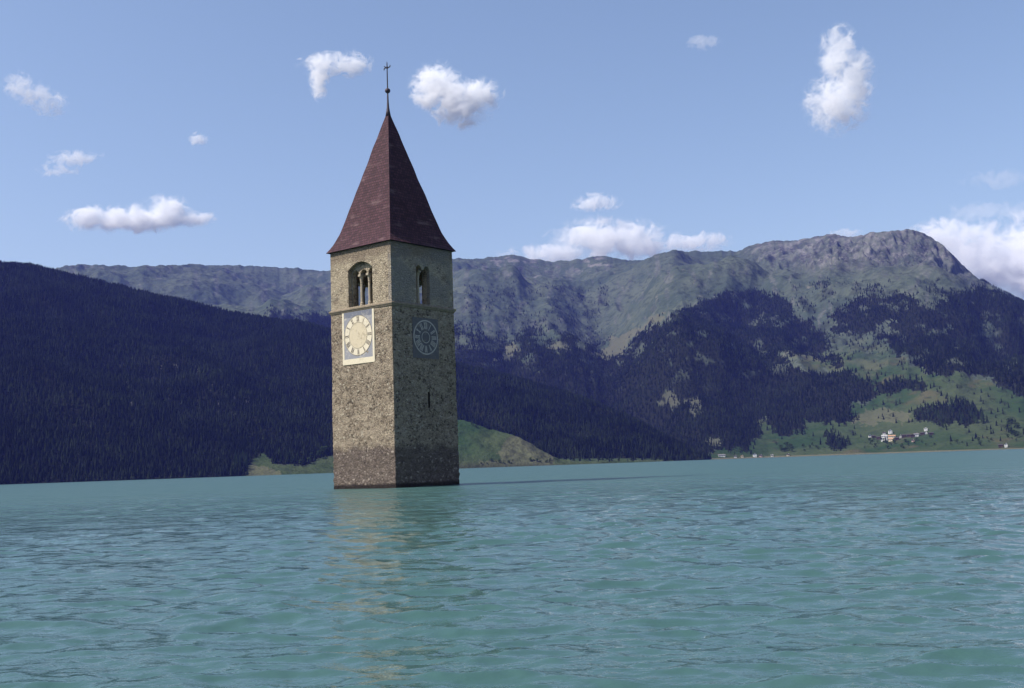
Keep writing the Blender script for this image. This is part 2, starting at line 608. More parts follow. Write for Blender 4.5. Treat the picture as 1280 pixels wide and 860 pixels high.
# skylines traced from the photograph, each given its own distance
HILL = [(-700, 262), (-300, 292), (-100, 318), (0, 331), (40, 334), (70, 341), (100, 347), (130, 356), (160, 362), (200, 372), (240, 379), (280, 389), (300, 395), (340, 401),
        (380, 406), (414, 414), (460, 428), (520, 444), (575, 459), (640, 474), (690, 489), (740, 505), (783, 523), (820, 541), (850, 558), (870, 567), (884, 573), (900, 578)]
RANGE = [(-700, 330), (-200, 350), (0, 346), (60, 339), (75, 333), (100, 330.5), (112, 331), (150, 332), (170, 333), (200, 331.5), (230, 331), (240, 329.5), (262, 332), (280, 331), (300, 332),
         (330, 333), (365, 335), (400, 338), (440, 336), (500, 330), (540, 326), (572, 323), (600, 323.5), (620, 321), (640, 318.5), (648, 319), (655, 322), (690, 327), (715, 325.5),
         (730, 323), (745, 320), (760, 320.5), (775, 324), (790, 326), (805, 324.5), (820, 318), (845, 311.5), (855, 314), (880, 314.5), (905, 313), (918, 314), (926, 313), (935, 308), (948, 304),
         (962, 302), (975, 300.5), (995, 300), (1015, 297), (1035, 293), (1045, 292.5), (1060, 296), (1072, 295), (1085, 291.5), (1100, 289.5), (1130, 287.5), (1142, 287), (1150, 290), (1165, 297), (1178, 306),
         (1195, 322), (1210, 338), (1225, 349), (1245, 359), (1262, 369), (1280, 378), (1340, 402), (1500, 440), (1980, 470)]
BANK = [(420, 593), (436, 590), (455, 580), (476, 563), (498, 543), (520, 530), (550, 524), (573, 524.5), (590, 528), (612, 537), (632, 541), (650, 547), (668, 557), (682, 566), (700, 574), (720, 576.5), (760, 577), (812, 576.5), (830, 577), (845, 580)]

# woods of the range, in the photograph's outline
WOODS = [
    [(540, 392), (571, 396), (600, 402), (620, 408), (650, 402), (680, 410), (705, 416), (730, 424), (752, 432), (768, 442), (782, 442), (800, 419), (830, 402), (860, 386), (892, 373), (908, 365), (926, 361),
     (950, 363), (972, 369), (992, 383), (996, 398), (1012, 402), (1030, 419), (1037, 437), (1022, 446), (1000, 444), (972, 440), (985, 452), (1004, 464), (1030, 469), (1060, 466), (1085, 476), (1097, 482), (1100, 493),
     (1084, 499), (1066, 504), (1062, 516), (1073, 523), (1055, 531), (1028, 527), (1003, 520), (1008, 534), (985, 541), (968, 542), (962, 535), (957, 518), (950, 532), (948, 545), (934, 564), (903, 561), (880, 566), (860, 580), (540, 600)],
    [(1040, 392), (1046, 384), (1075, 373), (1100, 369), (1128, 368), (1150, 377), (1158, 396), (1146, 407), (1118, 399), (1094, 408), (1080, 424), (1062, 412), (1044, 418)],
    [(1100, 420), (1112, 404), (1130, 399), (1150, 396), (1170, 378), (1205, 366), (1232, 362), (1262, 372), (1300, 386), (1420, 415), (1420, 530), (1285, 499), (1256, 488), (1238, 476), (1234, 467), (1205, 466), (1180, 466),
     (1150, 461), (1138, 452), (1146, 444), (1128, 442), (1110, 432)],
    [(1144, 516), (1149, 510), (1160, 512), (1171, 506), (1184, 508), (1192, 500), (1204, 499), (1216, 507), (1228, 518), (1237, 527), (1220, 529), (1200, 528), (1192, 531), (1178, 534), (1164, 528), (1150, 526)],
    [(1103, 478), (1122, 473), (1142, 472), (1163, 486), (1158, 492), (1134, 486), (1110, 494), (1100, 490)],
    [(1030, 544), (1040, 539), (1050, 547), (1056, 560), (1044, 563), (1034, 556)],
    [(1024, 443), (1040, 446), (1056, 452), (1052, 460), (1040, 456)],
    [(336, 386), (372, 393), (430, 396), (430, 440), (336, 440)],
]
CLEAR = [
    [(615, 453), (622, 447), (633, 443), (635, 428), (642, 428), (646, 440), (641, 449), (628, 452)],
    [(683, 432), (700, 429), (716, 432), (718, 435), (700, 436), (685, 435)],
    [(754, 444), (757, 432), (768, 424), (785, 414), (800, 405), (815, 396), (832, 392), (826, 400), (806, 410), (792, 424), (784, 434), (780, 443), (764, 446), (748, 448), (734, 447), (744, 443)],
    [(884, 549), (893, 546), (903, 548), (901, 556), (890, 557), (882, 555)],
]
SLIPS = [   # bare reddish landslips in the wood
    [(820, 505), (832, 488), (842, 487), (848, 495), (845, 510), (838, 508), (830, 506)],
    [(850, 500), (872, 498), (877, 506), (872, 520), (866, 526), (862, 510)],
]
MEADOW = [(872, 600), (878, 566), (900, 558), (940, 540), (960, 520), (1000, 512), (1060, 512), (1095, 494), (1060, 466), (1015, 462), (980, 444), (1035, 440), (1040, 418), (1062, 412), (1100, 424), (1140, 460), (1200, 466), (1240, 480), (1290, 500), (1500, 520), (1500, 620)]
BROWN = [(1064, 520), (1078, 514), (1100, 512), (1124, 514), (1142, 520), (1136, 528), (1112, 526), (1090, 532), (1070, 530)]
ROCKS = [(926, 313), (935, 303), (975, 297), (1040, 288), (1085, 287), (1142, 282), (1180, 303), (1212, 337), (1245, 357), (1225, 358), (1192, 345), (1160, 336), (1120, 338), (1085, 341), (1050, 341), (1018, 343), (996, 343), (975, 333), (950, 327)]
ROCKS2 = [(600, 318), (650, 314), (720, 322), (745, 316), (770, 322), (760, 334), (720, 338), (690, 345), (660, 352), (630, 340), (600, 332)]


def wob(px, py, k=1.0):
    return px + k * 7 * fbm(px / 17, py / 13, 4, 0.6), py + k * 5 * fbm(px / 15 + 50, py / 11 + 9, 4, 0.6)


def range_forest(px, py):
    qx, qy = wob(px, py)
    f = np.zeros(px.shape)
    for p in WOODS:
        f = np.maximum(f, inside(qx, qy, p))
    # the upper woods are broken by glades and rock ribs
    f = f * np.where(py < 500, 1 - 0.75 * sstep(0.30, 0.62, fbm(px / 26 + 60, py / 17 + 31, 4, 0.6)) * sstep(500, 440, py), 1.0)
    # loose tree line above and inside the dense wood on the left
    thin = (px > 560) & (px < 765) & (py < 448)
    f = np.where(thin, f * sstep(-0.25, 0.25, (py - 425) / 55 + 0.55 * fbm(px / 24, py / 30, 3)), f)
    loose = (px > 585) & (px < 760) & (py > 358) & (py < 425)
    f = np.maximum(f, loose * 0.30 * sstep(0.0, 0.5, fbm(px / 15, py / 26, 3) + 0.1))
    band = (px > 990) & (px < 1290) & (py > 352) & (py < 436)
    f = np.maximum(f, band * 0.45 * sstep(0.05, 0.45, fbm(px / 20 + 9, py / 12, 4)))
    hedge = inside(px, py, MEADOW) & (py < 556)
    f = np.maximum(f, hedge * 0.5 * sstep(0.42, 0.62, fbm(px / 16 + 3, py / 5 + 77, 4)))
    for p in CLEAR:
        f = np.where(inside(qx, qy, p), 0.02, f)
    for p in SLIPS:
        f = np.where(inside(qx, qy, p), f * 0.35, f)
    f = np.where((px > 1075) & (px < 1172) & (py > 532) & (py < 553), 0, f)
    return f


def range_disp(X, Y, Z, A, T, px, py):
    w = A * 6500
    g = ridged(w / 620 + 0.25 * fbm(w / 900, T * 3, 2), T * 1.5 + 3, 3) * 30
    g = g + fbm(X / 900, Y / 900, 6, 0.5) * 110 + ridged(X / 300, Y / 300, 4, 0.6) * 6
    # the valley that drains the range between the two wooded shoulders
    vx = np.interp(py, [318, 350, 380, 440, 480, 540, 570], [742, 745, 752, 766, 770, 800, 860])
    g = g - 150 * np.exp(-((px - vx) / 42) ** 2) * sstep(316, 360, py)
    vx2 = np.interp(py, [320, 380, 440, 500], [690, 660, 632, 640])
    g = g - 60 * np.exp(-((px - vx2) / 24) ** 2) * sstep(320, 380, py)
    # the wooded shoulder right of the valley
    g = g + 80 * np.exp(-((px - np.interp(py, [360, 440, 560], [905, 830, 850])) / 70) ** 2) * sstep(350, 400, py)
    # crags under the summit
    g = g + inside(px, py, ROCKS) * ridged(w / 190, T * 9 + 0.4 * fbm(w / 120, T * 12, 2), 5, 0.65) * 20
    # meadows stay gentle
    calm = sstep(880, 980, px) * sstep(430, 545, py)
    return g * (1 - 0.75 * calm)


def range_zone(X, Y, Z, T, px, py):
    qx, qy = wob(px, py)
    qx2, qy2 = wob(px, py, 1.4)
    f = range_forest(px + 2.5 * perlin(X / 14, Y / 14), py + 2.5 * perlin(X / 14 + 50, Y / 14))
    mea = inside(qx2, qy2, MEADOW) * sstep(408, 470, py + 10 * fbm(px / 30, py / 20, 3))
    dry = np.zeros(px.shape)
    for p in CLEAR:
        dry = np.maximum(dry, inside(qx, qy, p) * 0.55)
    for p in SLIPS + [BROWN]:
        dry = np.maximum(dry, inside(qx, qy, p) * 0.5)
    pale_grass = (px > 985) & (px < 1110) & (py > 412) & (py < 470)  # upper meadow, mixed paler with the dry colour
    dry = np.maximum(dry, pale_grass * mea * 0.4 * sstep(-0.3, 0.4, fbm(px / 22, py / 10, 3)))
    soft = sum(inside(qx + ox, qy + oy, ROCKS) * 1.0 for ox, oy in ((0, 0), (9, 5), (-9, 5), (4, -6), (-4, 10), (0, 14), (12, 9))) / 7
    rock = soft * (0.40 + 0.45 * sstep(-0.2, 0.35, fbm(px / 9, py / 9, 4)))
    rock = np.maximum(rock, inside(qx, qy, ROCKS2) * sstep(0.1, 0.5, fbm(px / 14, py / 7, 4)) * 0.8)
    rock = np.maximum(rock, (T < 0.97) * 0.35 * sstep(0.35, 0.6, fbm(px / 12 + 40, py / 22, 4)) * (py < 420))
    beach = (T < 0.004) & (px > 860)
    dry = np.maximum(dry, beach * 1.0)
    return np.stack([f, mea, rock, dry], -1)


LEFT_MEADOW = [(308, 600), (311, 584), (316, 576), (325, 565), (335, 573), (347, 580), (365, 582), (385, 581), (400, 573), (420, 567), (450, 565), (450, 610)]


def hill_forest(px, py):
    qx, qy = wob(px, py, 0.5)
    f = np.ones(px.shape)
    f = np.where(inside(qx, qy, LEFT_MEADOW), 0.0, f)
    f = np.where((px > 560) & (px < 830) & (py > 573), f * 0.15, f)
    return f


def hill_disp(X, Y, Z, A, T, px, py):
    return ridged(X / 420 + 2, Y / 520, 4) * 22 + fbm(X / 300, Y / 300, 4) * 22


def hill_zone(X, Y, Z, T, px, py):
    f = hill_forest(px, py)
    qx, qy = wob(px, py, 0.4)
    slab = (px > 120) & (px < 340) & (py > 455) & (py < 520)
    rock = slab * sstep(0.45, 0.7, fbm(px / 9, py / 16, 4))
    f = np.where(rock > 0.3, f * 0.35, f)
    mea = (1 - f) * (rock < 0.3)
    dry = inside(qx, qy, [(309, 592), (314, 577), (330, 584), (352, 588), (352, 600), (309, 600)]) * 0.6
    return np.stack([np.where(mea > 0.5, 0, f), mea, rock, dry], -1)


def bank_zone(X, Y, Z, T, px, py):
    qx, qy = wob(px, py, 1.0)
    mea = np.ones(px.shape)
    br = inside(qx, qy, [(628, 556), (640, 546), (656, 550), (670, 560), (690, 572), (690, 590), (600, 590), (598, 579), (625, 575)])
    strip = sstep(0.10, 0.0, T)
    dry = np.maximum(br * 0.55, strip * 0.4)
    fo = np.maximum(br * 0.35 * sstep(-0.1, 0.4, fbm(px / 9, py / 5, 3)), strip * 0.5)
    return np.stack([fo, mea, 0 * mea, dry], -1)


terrain('mountain_range', RANGE,
        curve([(-700, 2900), (300, 2700), (600, 2650), (880, 2500), (960, 2620), (1100, 2560), (1200, 2450), (1280, 2380), (1980, 2300)]),
        curve([(-700, 7600), (400, 7400), (650, 7200), (850, 6600), (1000, 6300), (1150, 6000), (1300, 5600), (1980, 5200)]),
        -620, 1900, 1500, 520, 1.12, range_disp, range_zone, jag=1.3)
terrain('wooded_hill', HILL,
        curve([(-700, 1500), (0, 1780), (300, 1900), (420, 1960), (600, 2020), (800, 2160), (884, 2260), (900, 2290)]),
        curve([(-700, 3400), (0, 3500), (300, 3400), (575, 3150), (740, 2900), (850, 2500), (884, 2330), (900, 2330)]),
        -620, 893, 900, 300, 1.05, hill_disp, hill_zone, jag=1.2)
terrain('meadow_bank', BANK,
        curve([(420, 1860), (480, 1850), (570, 1840), (690, 1880), (845, 2060)]), curve([(420, 1890), (480, 1950), (570, 2000), (690, 1960), (845, 2075)]),
        421, 842, 300, 60, 0.8, lambda X, Y, Z, A, T, px, py: fbm(X / 60, Y / 60, 4) * 4.0, bank_zone, jag=1.0, back=1.2)


def ground(name, px, py):
    """first point of a terrain seen through a photo pixel"""
    d = TER[name]
    a, te = pix_az(px, py)
    j = int(np.argmin(np.abs(d['az'] - a)))
    n = int(np.searchsorted(d['t'], 1.0001))
    ang = (d['Z'][:n, j] - EYE) / np.hypot(d['X'][:n, j], d['Y'][:n, j])
    k = np.nonzero((ang >= te) & (d['t'][:n] > 0))[0]
    k = int(k[0]) if len(k) else n - 1
    if k > 0 and ang[k] > ang[k - 1]:
        f = float(np.clip((te - ang[k - 1]) / (ang[k] - ang[k - 1]), 0, 1))
    else:
        f = 1.0
    g = lambda q: float(d[q][k - 1, j] * (1 - f) + d[q][k, j] * f)
    return Vector((g('X'), g('Y'), max(g('Z'), 0.3)))


# ------------------------------------------------------------------ woods (uncountable: one mesh per slope)
def conifer_template(seed, tiers, n):
    r = np.random.default_rng(seed)
    V, Fc = [], []
    for k in range(tiers):
        z0 = 0.04 + 0.80 * k / tiers
        z1 = min(1.0, z0 + 1.15 * (1 - z0) * (0.62 if k < tiers - 1 else 1.0))
        if k == tiers - 1:
            z1 = 1.0
        rad = (1 - z0) ** 0.8
        b = len(V)
        for q in range(n):
            a = 2 * math.pi * (q + 0.5 * k + r.uniform(-.25, .25)) / n
            rr = rad * r.uniform(0.6, 1.1)
            V.append((rr * math.cos(a), rr * math.sin(a), z0 + r.uniform(-0.03, 0.03)))
        V.append((r.uniform(-.05, .05), r.uniform(-.05, .05), z1))
        for q in range(n):
            Fc.append((b + q, b + (q + 1) % n, b + n))
    return np.array(V), np.array(Fc)


def scatter(tname, prob, cell, N, hrange, cull=None, soft=2.0):
    d = TER[tname]
    az, t = d['az'], d['t']
    nt = int(np.searchsorted(t, 1.0001))
    r = np.random.default_rng(11)
    u = r.random(N) * (len(az) - 1.001)
    v = r.random(N) ** 0.85 * (nt - 1.001)
    i, j = v.astype(int), u.astype(int)
    fi, fj = v - i, u - j
    bil = lambda q: (d[q][i, j] * (1 - fi) + d[q][i + 1, j] * fi) * (1 - fj) + (d[q][i, j + 1] * (1 - fi) + d[q][i + 1, j + 1] * fi) * fj
    X, Y, Z = bil('X'), bil('Y'), bil('Z')
    px, py = to_pix(X, Y, Z)
    ok = (px > -430) & (px < 1560) & (Z > 0.8)
    if cull is not None:
        ok &= cull(px, py)
    X, Y, Z, px, py = X[ok], Y[ok], Z[ok], px[ok], py[ok]
    key = np.floor(X / cell).astype(np.int64) * 100003 + np.floor(Y / cell).astype(np.int64)
    _, first = np.unique(key, return_index=True)
    X, Y, Z, px, py = X[first], Y[first], Z[first], px[first], py[first]
    ok = r.random(len(X)) < prob(px + r.normal(0, soft, len(X)), py + r.normal(0, soft * 0.7, len(X)))
    X, Y, Z, px, py = X[ok], Y[ok], Z[ok], px[ok], py[ok]
    n = len(X)
    H = r.uniform(*hrange, n) * (1 + 0.18 * fbm(X / 80, Y / 80, 2))
    W = H * r.uniform(0.18, 0.27, n)
    tint = np.clip(0.32 + 0.45 * fbm(X / 130, Y / 130, 4) + r.normal(0, 0.3, n), 0, 1)
    return X, Y, Z, H, W, tint, r


def wood(name, label, *a, light=None, **k):
    X, Y, Z, H, W, tint, r = scatter(*a, **k)
    n = len(X)
    VV, FF, TT, base = [], [], [], 0
    kind = r.integers(0, 4, n)
    for q in range(4):
        tv, tf = conifer_template(q + 5, 2, 6)
        s = np.nonzero(kind == q)[0]
        an = r.random(len(s)) * 6.283
        c, sn = np.cos(an)[:, None], np.sin(an)[:, None]
        x = (tv[None, :, 0] * c - tv[None, :, 1] * sn) * W[s][:, None] + X[s][:, None]
        y = (tv[None, :, 0] * sn + tv[None, :, 1] * c) * W[s][:, None] + Y[s][:, None]
        z = tv[None, :, 2] * H[s][:, None] + Z[s][:, None] - 0.6
        VV.append(np.stack([x, y, z], -1).reshape(-1, 3))
        FF.append((tf[None] + (np.arange(len(s)) * len(tv))[:, None, None] + base).reshape(-1, 3))
        TT.append(np.repeat(tint[s], len(tv)))
        base += len(s) * len(tv)
    me = np_mesh(name, np.vstack(VV), np.vstack(FF), smooth=False)
    t = np.concatenate(TT)
    set_attr(me, 'tint', np.stack([t, t, t, t], -1))
    o = link(name, me, M_WOOD)
    tag(o, label, 'forest', kind='stuff')
    print(name, n, 'trees')


_hx = np.array([p[0] for p in HILL], float)
_hy = np.array([p[1] for p in HILL], float)
wood('forest', 'dark conifer wood covering the hill behind the tower', 'wooded_hill', hill_forest, 6.3, 700000, (9, 16),
     cull=lambda px, py: px < 900)
wood('forest', 'dark conifer woods on the slopes of the far mountains', 'mountain_range', range_forest, 8.3, 1400000, (8, 15),
     cull=lambda px, py: (px > 880) | (py < np.interp(px, _hx, _hy) + 6), soft=4.0)

# ------------------------------------------------------------------ haze
hz = bmesh.new()
add_box(hz, -9300, 9300, -9300, 9300, -40, 1600)
hm = bpy.data.materials.new('blue_air')
hm.use_nodes = True
for n_ in list(hm.node_tree.nodes):
    if n_.type != 'OUTPUT_MATERIAL':
        hm.node_tree.nodes.remove(n_)
pv = hm.node_tree.nodes.new('ShaderNodeVolumePrincipled')
pv.inputs['Color'].default_value = (0.18, 0.22, 0.95, 1)
pv.inputs['Density'].default_value = 3.0e-5
pv.inputs['Anisotropy'].default_value = 0.1
hm.node_tree.links.new(pv.outputs[0], hm.node_tree.nodes['Material Output'].inputs['Volume'])
tag(link('haze', bm_mesh('haze', hz), hm), kind='stuff')

# ------------------------------------------------------------------ the tower
TX, TY, TROT = -10.289, 96.72, 0.09256 + math.pi / 4
HW, ZC, ZE = 3.75, 15.09, 20.457
tower = empty('church_tower', (TX, TY, 0), TROT)
tag(tower, 'stone church tower with a steep shingled roof rising out of the lake', 'church tower')


def face_m(side, z=0.0, u=0.0, out=0.0):
    """local frame on a face: x = right as seen from outside, y = outwards, z = up"""
    if side == 'left':
        ax, ay, o = Vector((0, -1, 0)), Vector((-1, 0, 0)), Vector((-HW, 0, 0))
    elif side == 'right':
        ax, ay, o = Vector((1, 0, 0)), Vector((0, -1, 0)), Vector((0, -HW, 0))
    elif side == 'back_left':
        ax, ay, o = Vector((-1, 0, 0)), Vector((0, 1, 0)), Vector((0, HW, 0))
    else:
        ax, ay, o = Vector((0, 1, 0)), Vector((1, 0, 0)), Vector((HW, 0, 0))
    p = o + ax * u + ay * out + Vector((0, 0, z))
    return Matrix(((ax.x, ay.x, 0, p.x), (ax.y, ay.y, 0, p.y), (0, 0, 1, p.z), (0, 0, 0, 1)))


def build_shaft():
    step = 0.11
    nu = int(2 * HW / step) + 1
    zs = np.arange(-2.0, ZC + 0.01, step)
    u = np.linspace(-HW, HW, nu)
    rows = []
    # ring of columns around the four faces, corners shared
    per = []
    for k in range(4):
        for q in range(nu - 1):
            per.append((k, u[q]))
    V = np.zeros((len(zs), len(per), 3))
    for c, (k, uu) in enumerate(per):
        x, y = [(uu, -HW), (HW, uu), (-uu, HW), (-HW, -uu)][k]
        V[:, c, 0], V[:, c, 1] = x, y
    V[:, :, 2] = zs[:, None]
    tap = 1 + 0.0139 * np.clip(1 - zs / ZC, 0, 2)
    V[:, :, :2] *= tap[:, None, None]
    # uneven rubble face
    arc = np.arange(len(per)) * step
    S, Zg = np.meshgrid(arc, zs)
    dn = 0.022 * fbm(S / 0.5, Zg / 0.35, 3) + 0.03 * fbm(S / 2.6 + 7, Zg / 3.1, 2)
    low = np.clip((3.4 - Zg) / 1.0, 0, 1)
    dn = dn + low * 0.035 * fbm(S / 0.4 + 40, Zg / 0.3, 2) - low * 0.01
    nrm = V[:, :, :2] / np.maximum(np.abs(V[:, :, :2]).max(-1, keepdims=True), 1e-6)
    nrm = np.where(np.abs(nrm) > 0.985, np.sign(nrm), 0)
    V[:, :, :2] += nrm * dn[..., None]
    nc = len(per)
    idx = np.arange(len(zs) * nc).reshape(len(zs), nc)
    nx = np.roll(idx, -1, axis=1)
    Fc = np.stack([idx[:-1], nx[:-1], nx[1:], idx[1:]], -1).reshape(-1, 4)
    # narrow slit in the right-hand face
    cen = V.reshape(-1, 3)[Fc].mean(1)
    slit = (np.abs(cen[:, 0] + SLIT_U) < 0.13) & (cen[:, 1] < -HW + 0.25) & (cen[:, 2] > SLIT_Z0) & (cen[:, 2] < SLIT_Z1)
    Fc = Fc[~slit]
    me = np_mesh('shaft', V.reshape(-1, 3), Fc, smooth=True)
    sh = link('shaft', me, M_SHAFT, tower)
    bm = bmesh.new()
    M = face_m('right', 0, -SLIT_U, 0)
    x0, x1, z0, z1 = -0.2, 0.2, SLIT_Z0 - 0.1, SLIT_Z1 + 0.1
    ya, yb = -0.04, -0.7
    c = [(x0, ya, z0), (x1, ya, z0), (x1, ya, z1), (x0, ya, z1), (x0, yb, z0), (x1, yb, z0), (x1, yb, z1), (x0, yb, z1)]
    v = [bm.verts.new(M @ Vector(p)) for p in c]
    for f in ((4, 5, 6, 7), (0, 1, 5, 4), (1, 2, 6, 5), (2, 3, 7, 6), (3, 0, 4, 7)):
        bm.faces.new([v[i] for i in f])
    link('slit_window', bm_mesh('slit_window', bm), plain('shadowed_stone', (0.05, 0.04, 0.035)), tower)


SLIT_U, SLIT_Z0, SLIT_Z1 = -0.30, 6.6, 7.9
build_shaft()


def prism(profile, M, y0, y1):
    bm = bmesh.new()
    a = [bm.verts.new(M @ Vector((x, y0, z))) for x, z in profile]
    b = [bm.verts.new(M @ Vector((x, y1, z))) for x, z in profile]
    n = len(profile)
    bm.faces.new(a)
    bm.faces.new(b[::-1])
    for k in range(n):
        bm.faces.new((a[k], b[k], b[(k + 1) % n], a[(k + 1) % n]))
    return bm_mesh('cutter', bm)


def lights_profile(n, pitch, lw, sill, spring):
    """n round-headed lights side by side over a common open lower part"""
    w = (n - 1) * pitch + lw
    p = [(-w / 2, sill), (w / 2, sill)]
    for k in range(n - 1, -1, -1):
        cx = (k - (n - 1) / 2) * pitch
        for a in range(0, 13):
            t = math.pi * a / 12
            p.append((cx + lw / 2 * math.cos(t), spring + lw / 2 * math.sin(t)))
    return p


def segment_profile(w, sill, spring, rise):
    p = [(-w / 2, sill), (w / 2, sill)]
    for a in range(0, 15):
        t = a / 14
        x = w / 2 - w * t
        p.append((x, spring + rise * (1 - (2 * x / w) ** 2)))
    return p


SILL = ZC + 0.30
TRI = dict(n=3, pitch=0.98, lw=0.80, spring=ZC + 3.05)
TWO = dict(n=2, pitch=0.94, lw=0.70, spring=ZC + 3.25)
BACK3 = dict(n=3, pitch=0.98, lw=0.66, spring=ZC + 2.75)  # back openings shaped narrower so less light comes through the belfry
BACK2 = dict(n=2, pitch=1.05, lw=0.50, spring=ZC + 2.75)


def build_bell_stage():
    bm = bmesh.new()
    h, t = HW, 0.85
    z0, z1 = ZC - 0.05, ZE + 0.02
    o = [[bm.verts.new((sx * h, sy * h, z)) for sx, sy in ((-1, -1), (1, -1), (1, 1), (-1, 1))] for z in (z0, z1)]
    i = [[bm.verts.new((sx * (h - t), sy * (h - t), z)) for sx, sy in ((-1, -1), (1, -1), (1, 1), (-1, 1))] for z in (z0 + 0.25, z1)]
    for k in range(4):
        n = (k + 1) % 4
        bm.faces.new((o[0][k], o[0][n], o[1][n], o[1][k]))
        bm.faces.new((i[0][n], i[0][k], i[1][k], i[1][n]))
        bm.faces.new((o[1][k], o[1][n], i[1][n], i[1][k]))
    bm.faces.new(o[0][::-1])
    bm.faces.new(i[0])
    me = bm_mesh('bell_stage', bm)
    ob = bpy.data.objects.new('bell_stage_source', me)
    COL.objects.link(ob)
    cuts = []
    for side, spec in (('left', TRI), ('right', TWO), ('back_left', BACK3), ('back_right', BACK2)):
        M = face_m(side)
        prof = lights_profile(spec['n'], spec['pitch'], spec['lw'], SILL, spec['spring'])
        cuts.append(prism(prof, M, 0.4, -1.6))
        if spec is TRI:
            cuts.append(prism(segment_profile(3.0, SILL - 0.0, ZC + 3.45, 0.62), M, 0.4, -0.42))
    cos = []
    for c in cuts:
        co = bpy.data.objects.new('cutter', c)
        COL.objects.link(co)
        md = ob.modifiers.new('cut', 'BOOLEAN')
        md.operation = 'DIFFERENCE'
        md.solver = 'EXACT'
        md.object = co
        cos.append(co)
    dg = bpy.context.evaluated_depsgraph_get()
    dg.update()
    res = bpy.data.meshes.new_from_object(ob.evaluated_get(dg))
    res.name = 'bell_stage'
    for co in cos:
        m_ = co.data
        bpy.data.objects.remove(co)
        bpy.data.meshes.remove(m_)
    bpy.data.objects.remove(ob)
    res.materials.clear()
    link('bell_stage', res, M_BELL, tower)
    # slender columns between the lights
    for side, spec in (('left', TRI), ('right', TWO), ('back_left', BACK3), ('back_right', BACK2)):
        for k in range(spec['n'] - 1):
            cx = (k + 0.5 - (spec['n'] - 1) / 2) * spec['pitch']
            top = spec['spring'] + 0.02
            H = top - SILL
            for_m = face_m(side, SILL, cx, -0.62)
            b = bmesh.new()
            add_lathe(b, [(0.17, 0), (0.17, 0.16), (0.15, 0.2), (0.165, 0.3), (0.13, 0.36), (0.115, 0.42), (0.12, H * 0.5), (0.105, H - 0.75), (0.14, H - 0.71), (0.115, H - 0.66), (0.15, H - 0.4), (0.2, H - 0.18)], 14, for_m)
            # bracket capital that carries the wall above
            add_box(b, -0.15, 0.15, -0.36, 0.28, H - 0.19, H - 0.002, for_m)
            link('colonnette', bm_mesh('colonnette', b, False), M_COLON, tower)


build_bell_stage()

# string course between the shaft and the bell stage
bm = bmesh.new()
prof = [(0.005, ZC - 0.14), (0.06, ZC - 0.12), (0.13, ZC + 0.02), (0.16, ZC + 0.05), (0.16, ZC + 0.15), (0.02, ZC + 0.24)]
rings = [[bm.verts.new((sx * (HW + o), sy * (HW + o), z)) for sx, sy in ((-1, -1), (1, -1), (1, 1), (-1, 1))] for o, z in prof]
for a, b in zip(rings, rings[1:]):
    for k in range(4):
        bm.faces.new((a[k], a[(k + 1) % 4], b[(k + 1) % 4], b[k]))
link('string_course', bm_mesh('string_course', bm), M_TRIM, tower)

# the spire roof
APEX = 33.4
EAVE_H = HW + 0.27


def roof_half(u):
    flare = float(np.interp(u, [0, 0.025, 0.055, 0.09, 0.13], [1.0, 0.945, 0.89, 0.84, 0.783]))
    return EAVE_H * (0.895 * (1 - u) if u > 0.13 else flare)


bm = bmesh.new()
uvl = bm.loops.layers.uv.new('UVMap')
us = [0, 0.012, 0.025, 0.04, 0.055, 0.075, 0.09, 0.11, 0.13] + list(np.linspace(0.16, 0.985, 30))
NS = 12
grid = {}
hgt = APEX - ZE
vlen = 0.0
vv = [0.0]
for a, b in zip(us, us[1:]):
    vv.append(vv[-1] + math.hypot((b - a) * hgt, roof_half(a) - roof_half(b)))
rr = np.random.default_rng(5)
ring_v = []
for q, uq in enumerate(us):
    h = roof_half(uq)
    ring = []
    for k in range(4):
        for s in range(NS):
            f = -1 + 2 * s / NS
            x, y = [(f, -1), (1, f), (-f, 1), (-1, -f)][k]
            sag = 0.0 if q == 0 else 0.035 * float(perlin(np.array(f * 2.0 + k * 5), np.array(uq * 9.0)))
            dz = 0.02 * float(perlin(np.array(f * 6.0 + k * 9), np.array(2.0))) if q == 0 else 0
            ring.append(bm.verts.new((x * h * (1 + sag / max(h, 0.6)), y * h * (1 + sag / max(h, 0.6)), ZE - 0.05 + uq * hgt + dz)))
    ring_v.append(ring)
n4 = 4 * NS
for q in range(len(us) - 1):
    for c in range(n4):
        d = (c + 1) % n4
        f = bm.faces.new((ring_v[q][c], ring_v[q][d], ring_v[q + 1][d], ring_v[q + 1][c]))
        k, s = divmod(c, NS)
        for lp, (ss, qq) in zip(f.loops, ((s, q), (s + 1, q), (s + 1, q + 1), (s, q + 1))):
            lp[uvl].uv = ((-1 + 2 * ss / NS) * roof_half(us[qq]) + 40 * k + 20, vv[qq])
bm.faces.new(ring_v[-1])
# boarded soffit under the eaves
low = [bm.verts.new((sx * (HW - 0.3), sy * (HW - 0.3), ZE - 0.06)) for sx, sy in ((-1, -1), (1, -1), (1, 1), (-1, 1))]
for k in range(4):
    edge = [ring_v[0][(k * NS + s) % n4] for s in range(NS + 1)]
    bm.faces.new([low[k], low[(k + 1) % 4]] + edge[::-1])
link('roof', bm_mesh('roof', bm), M_ROOF, tower)

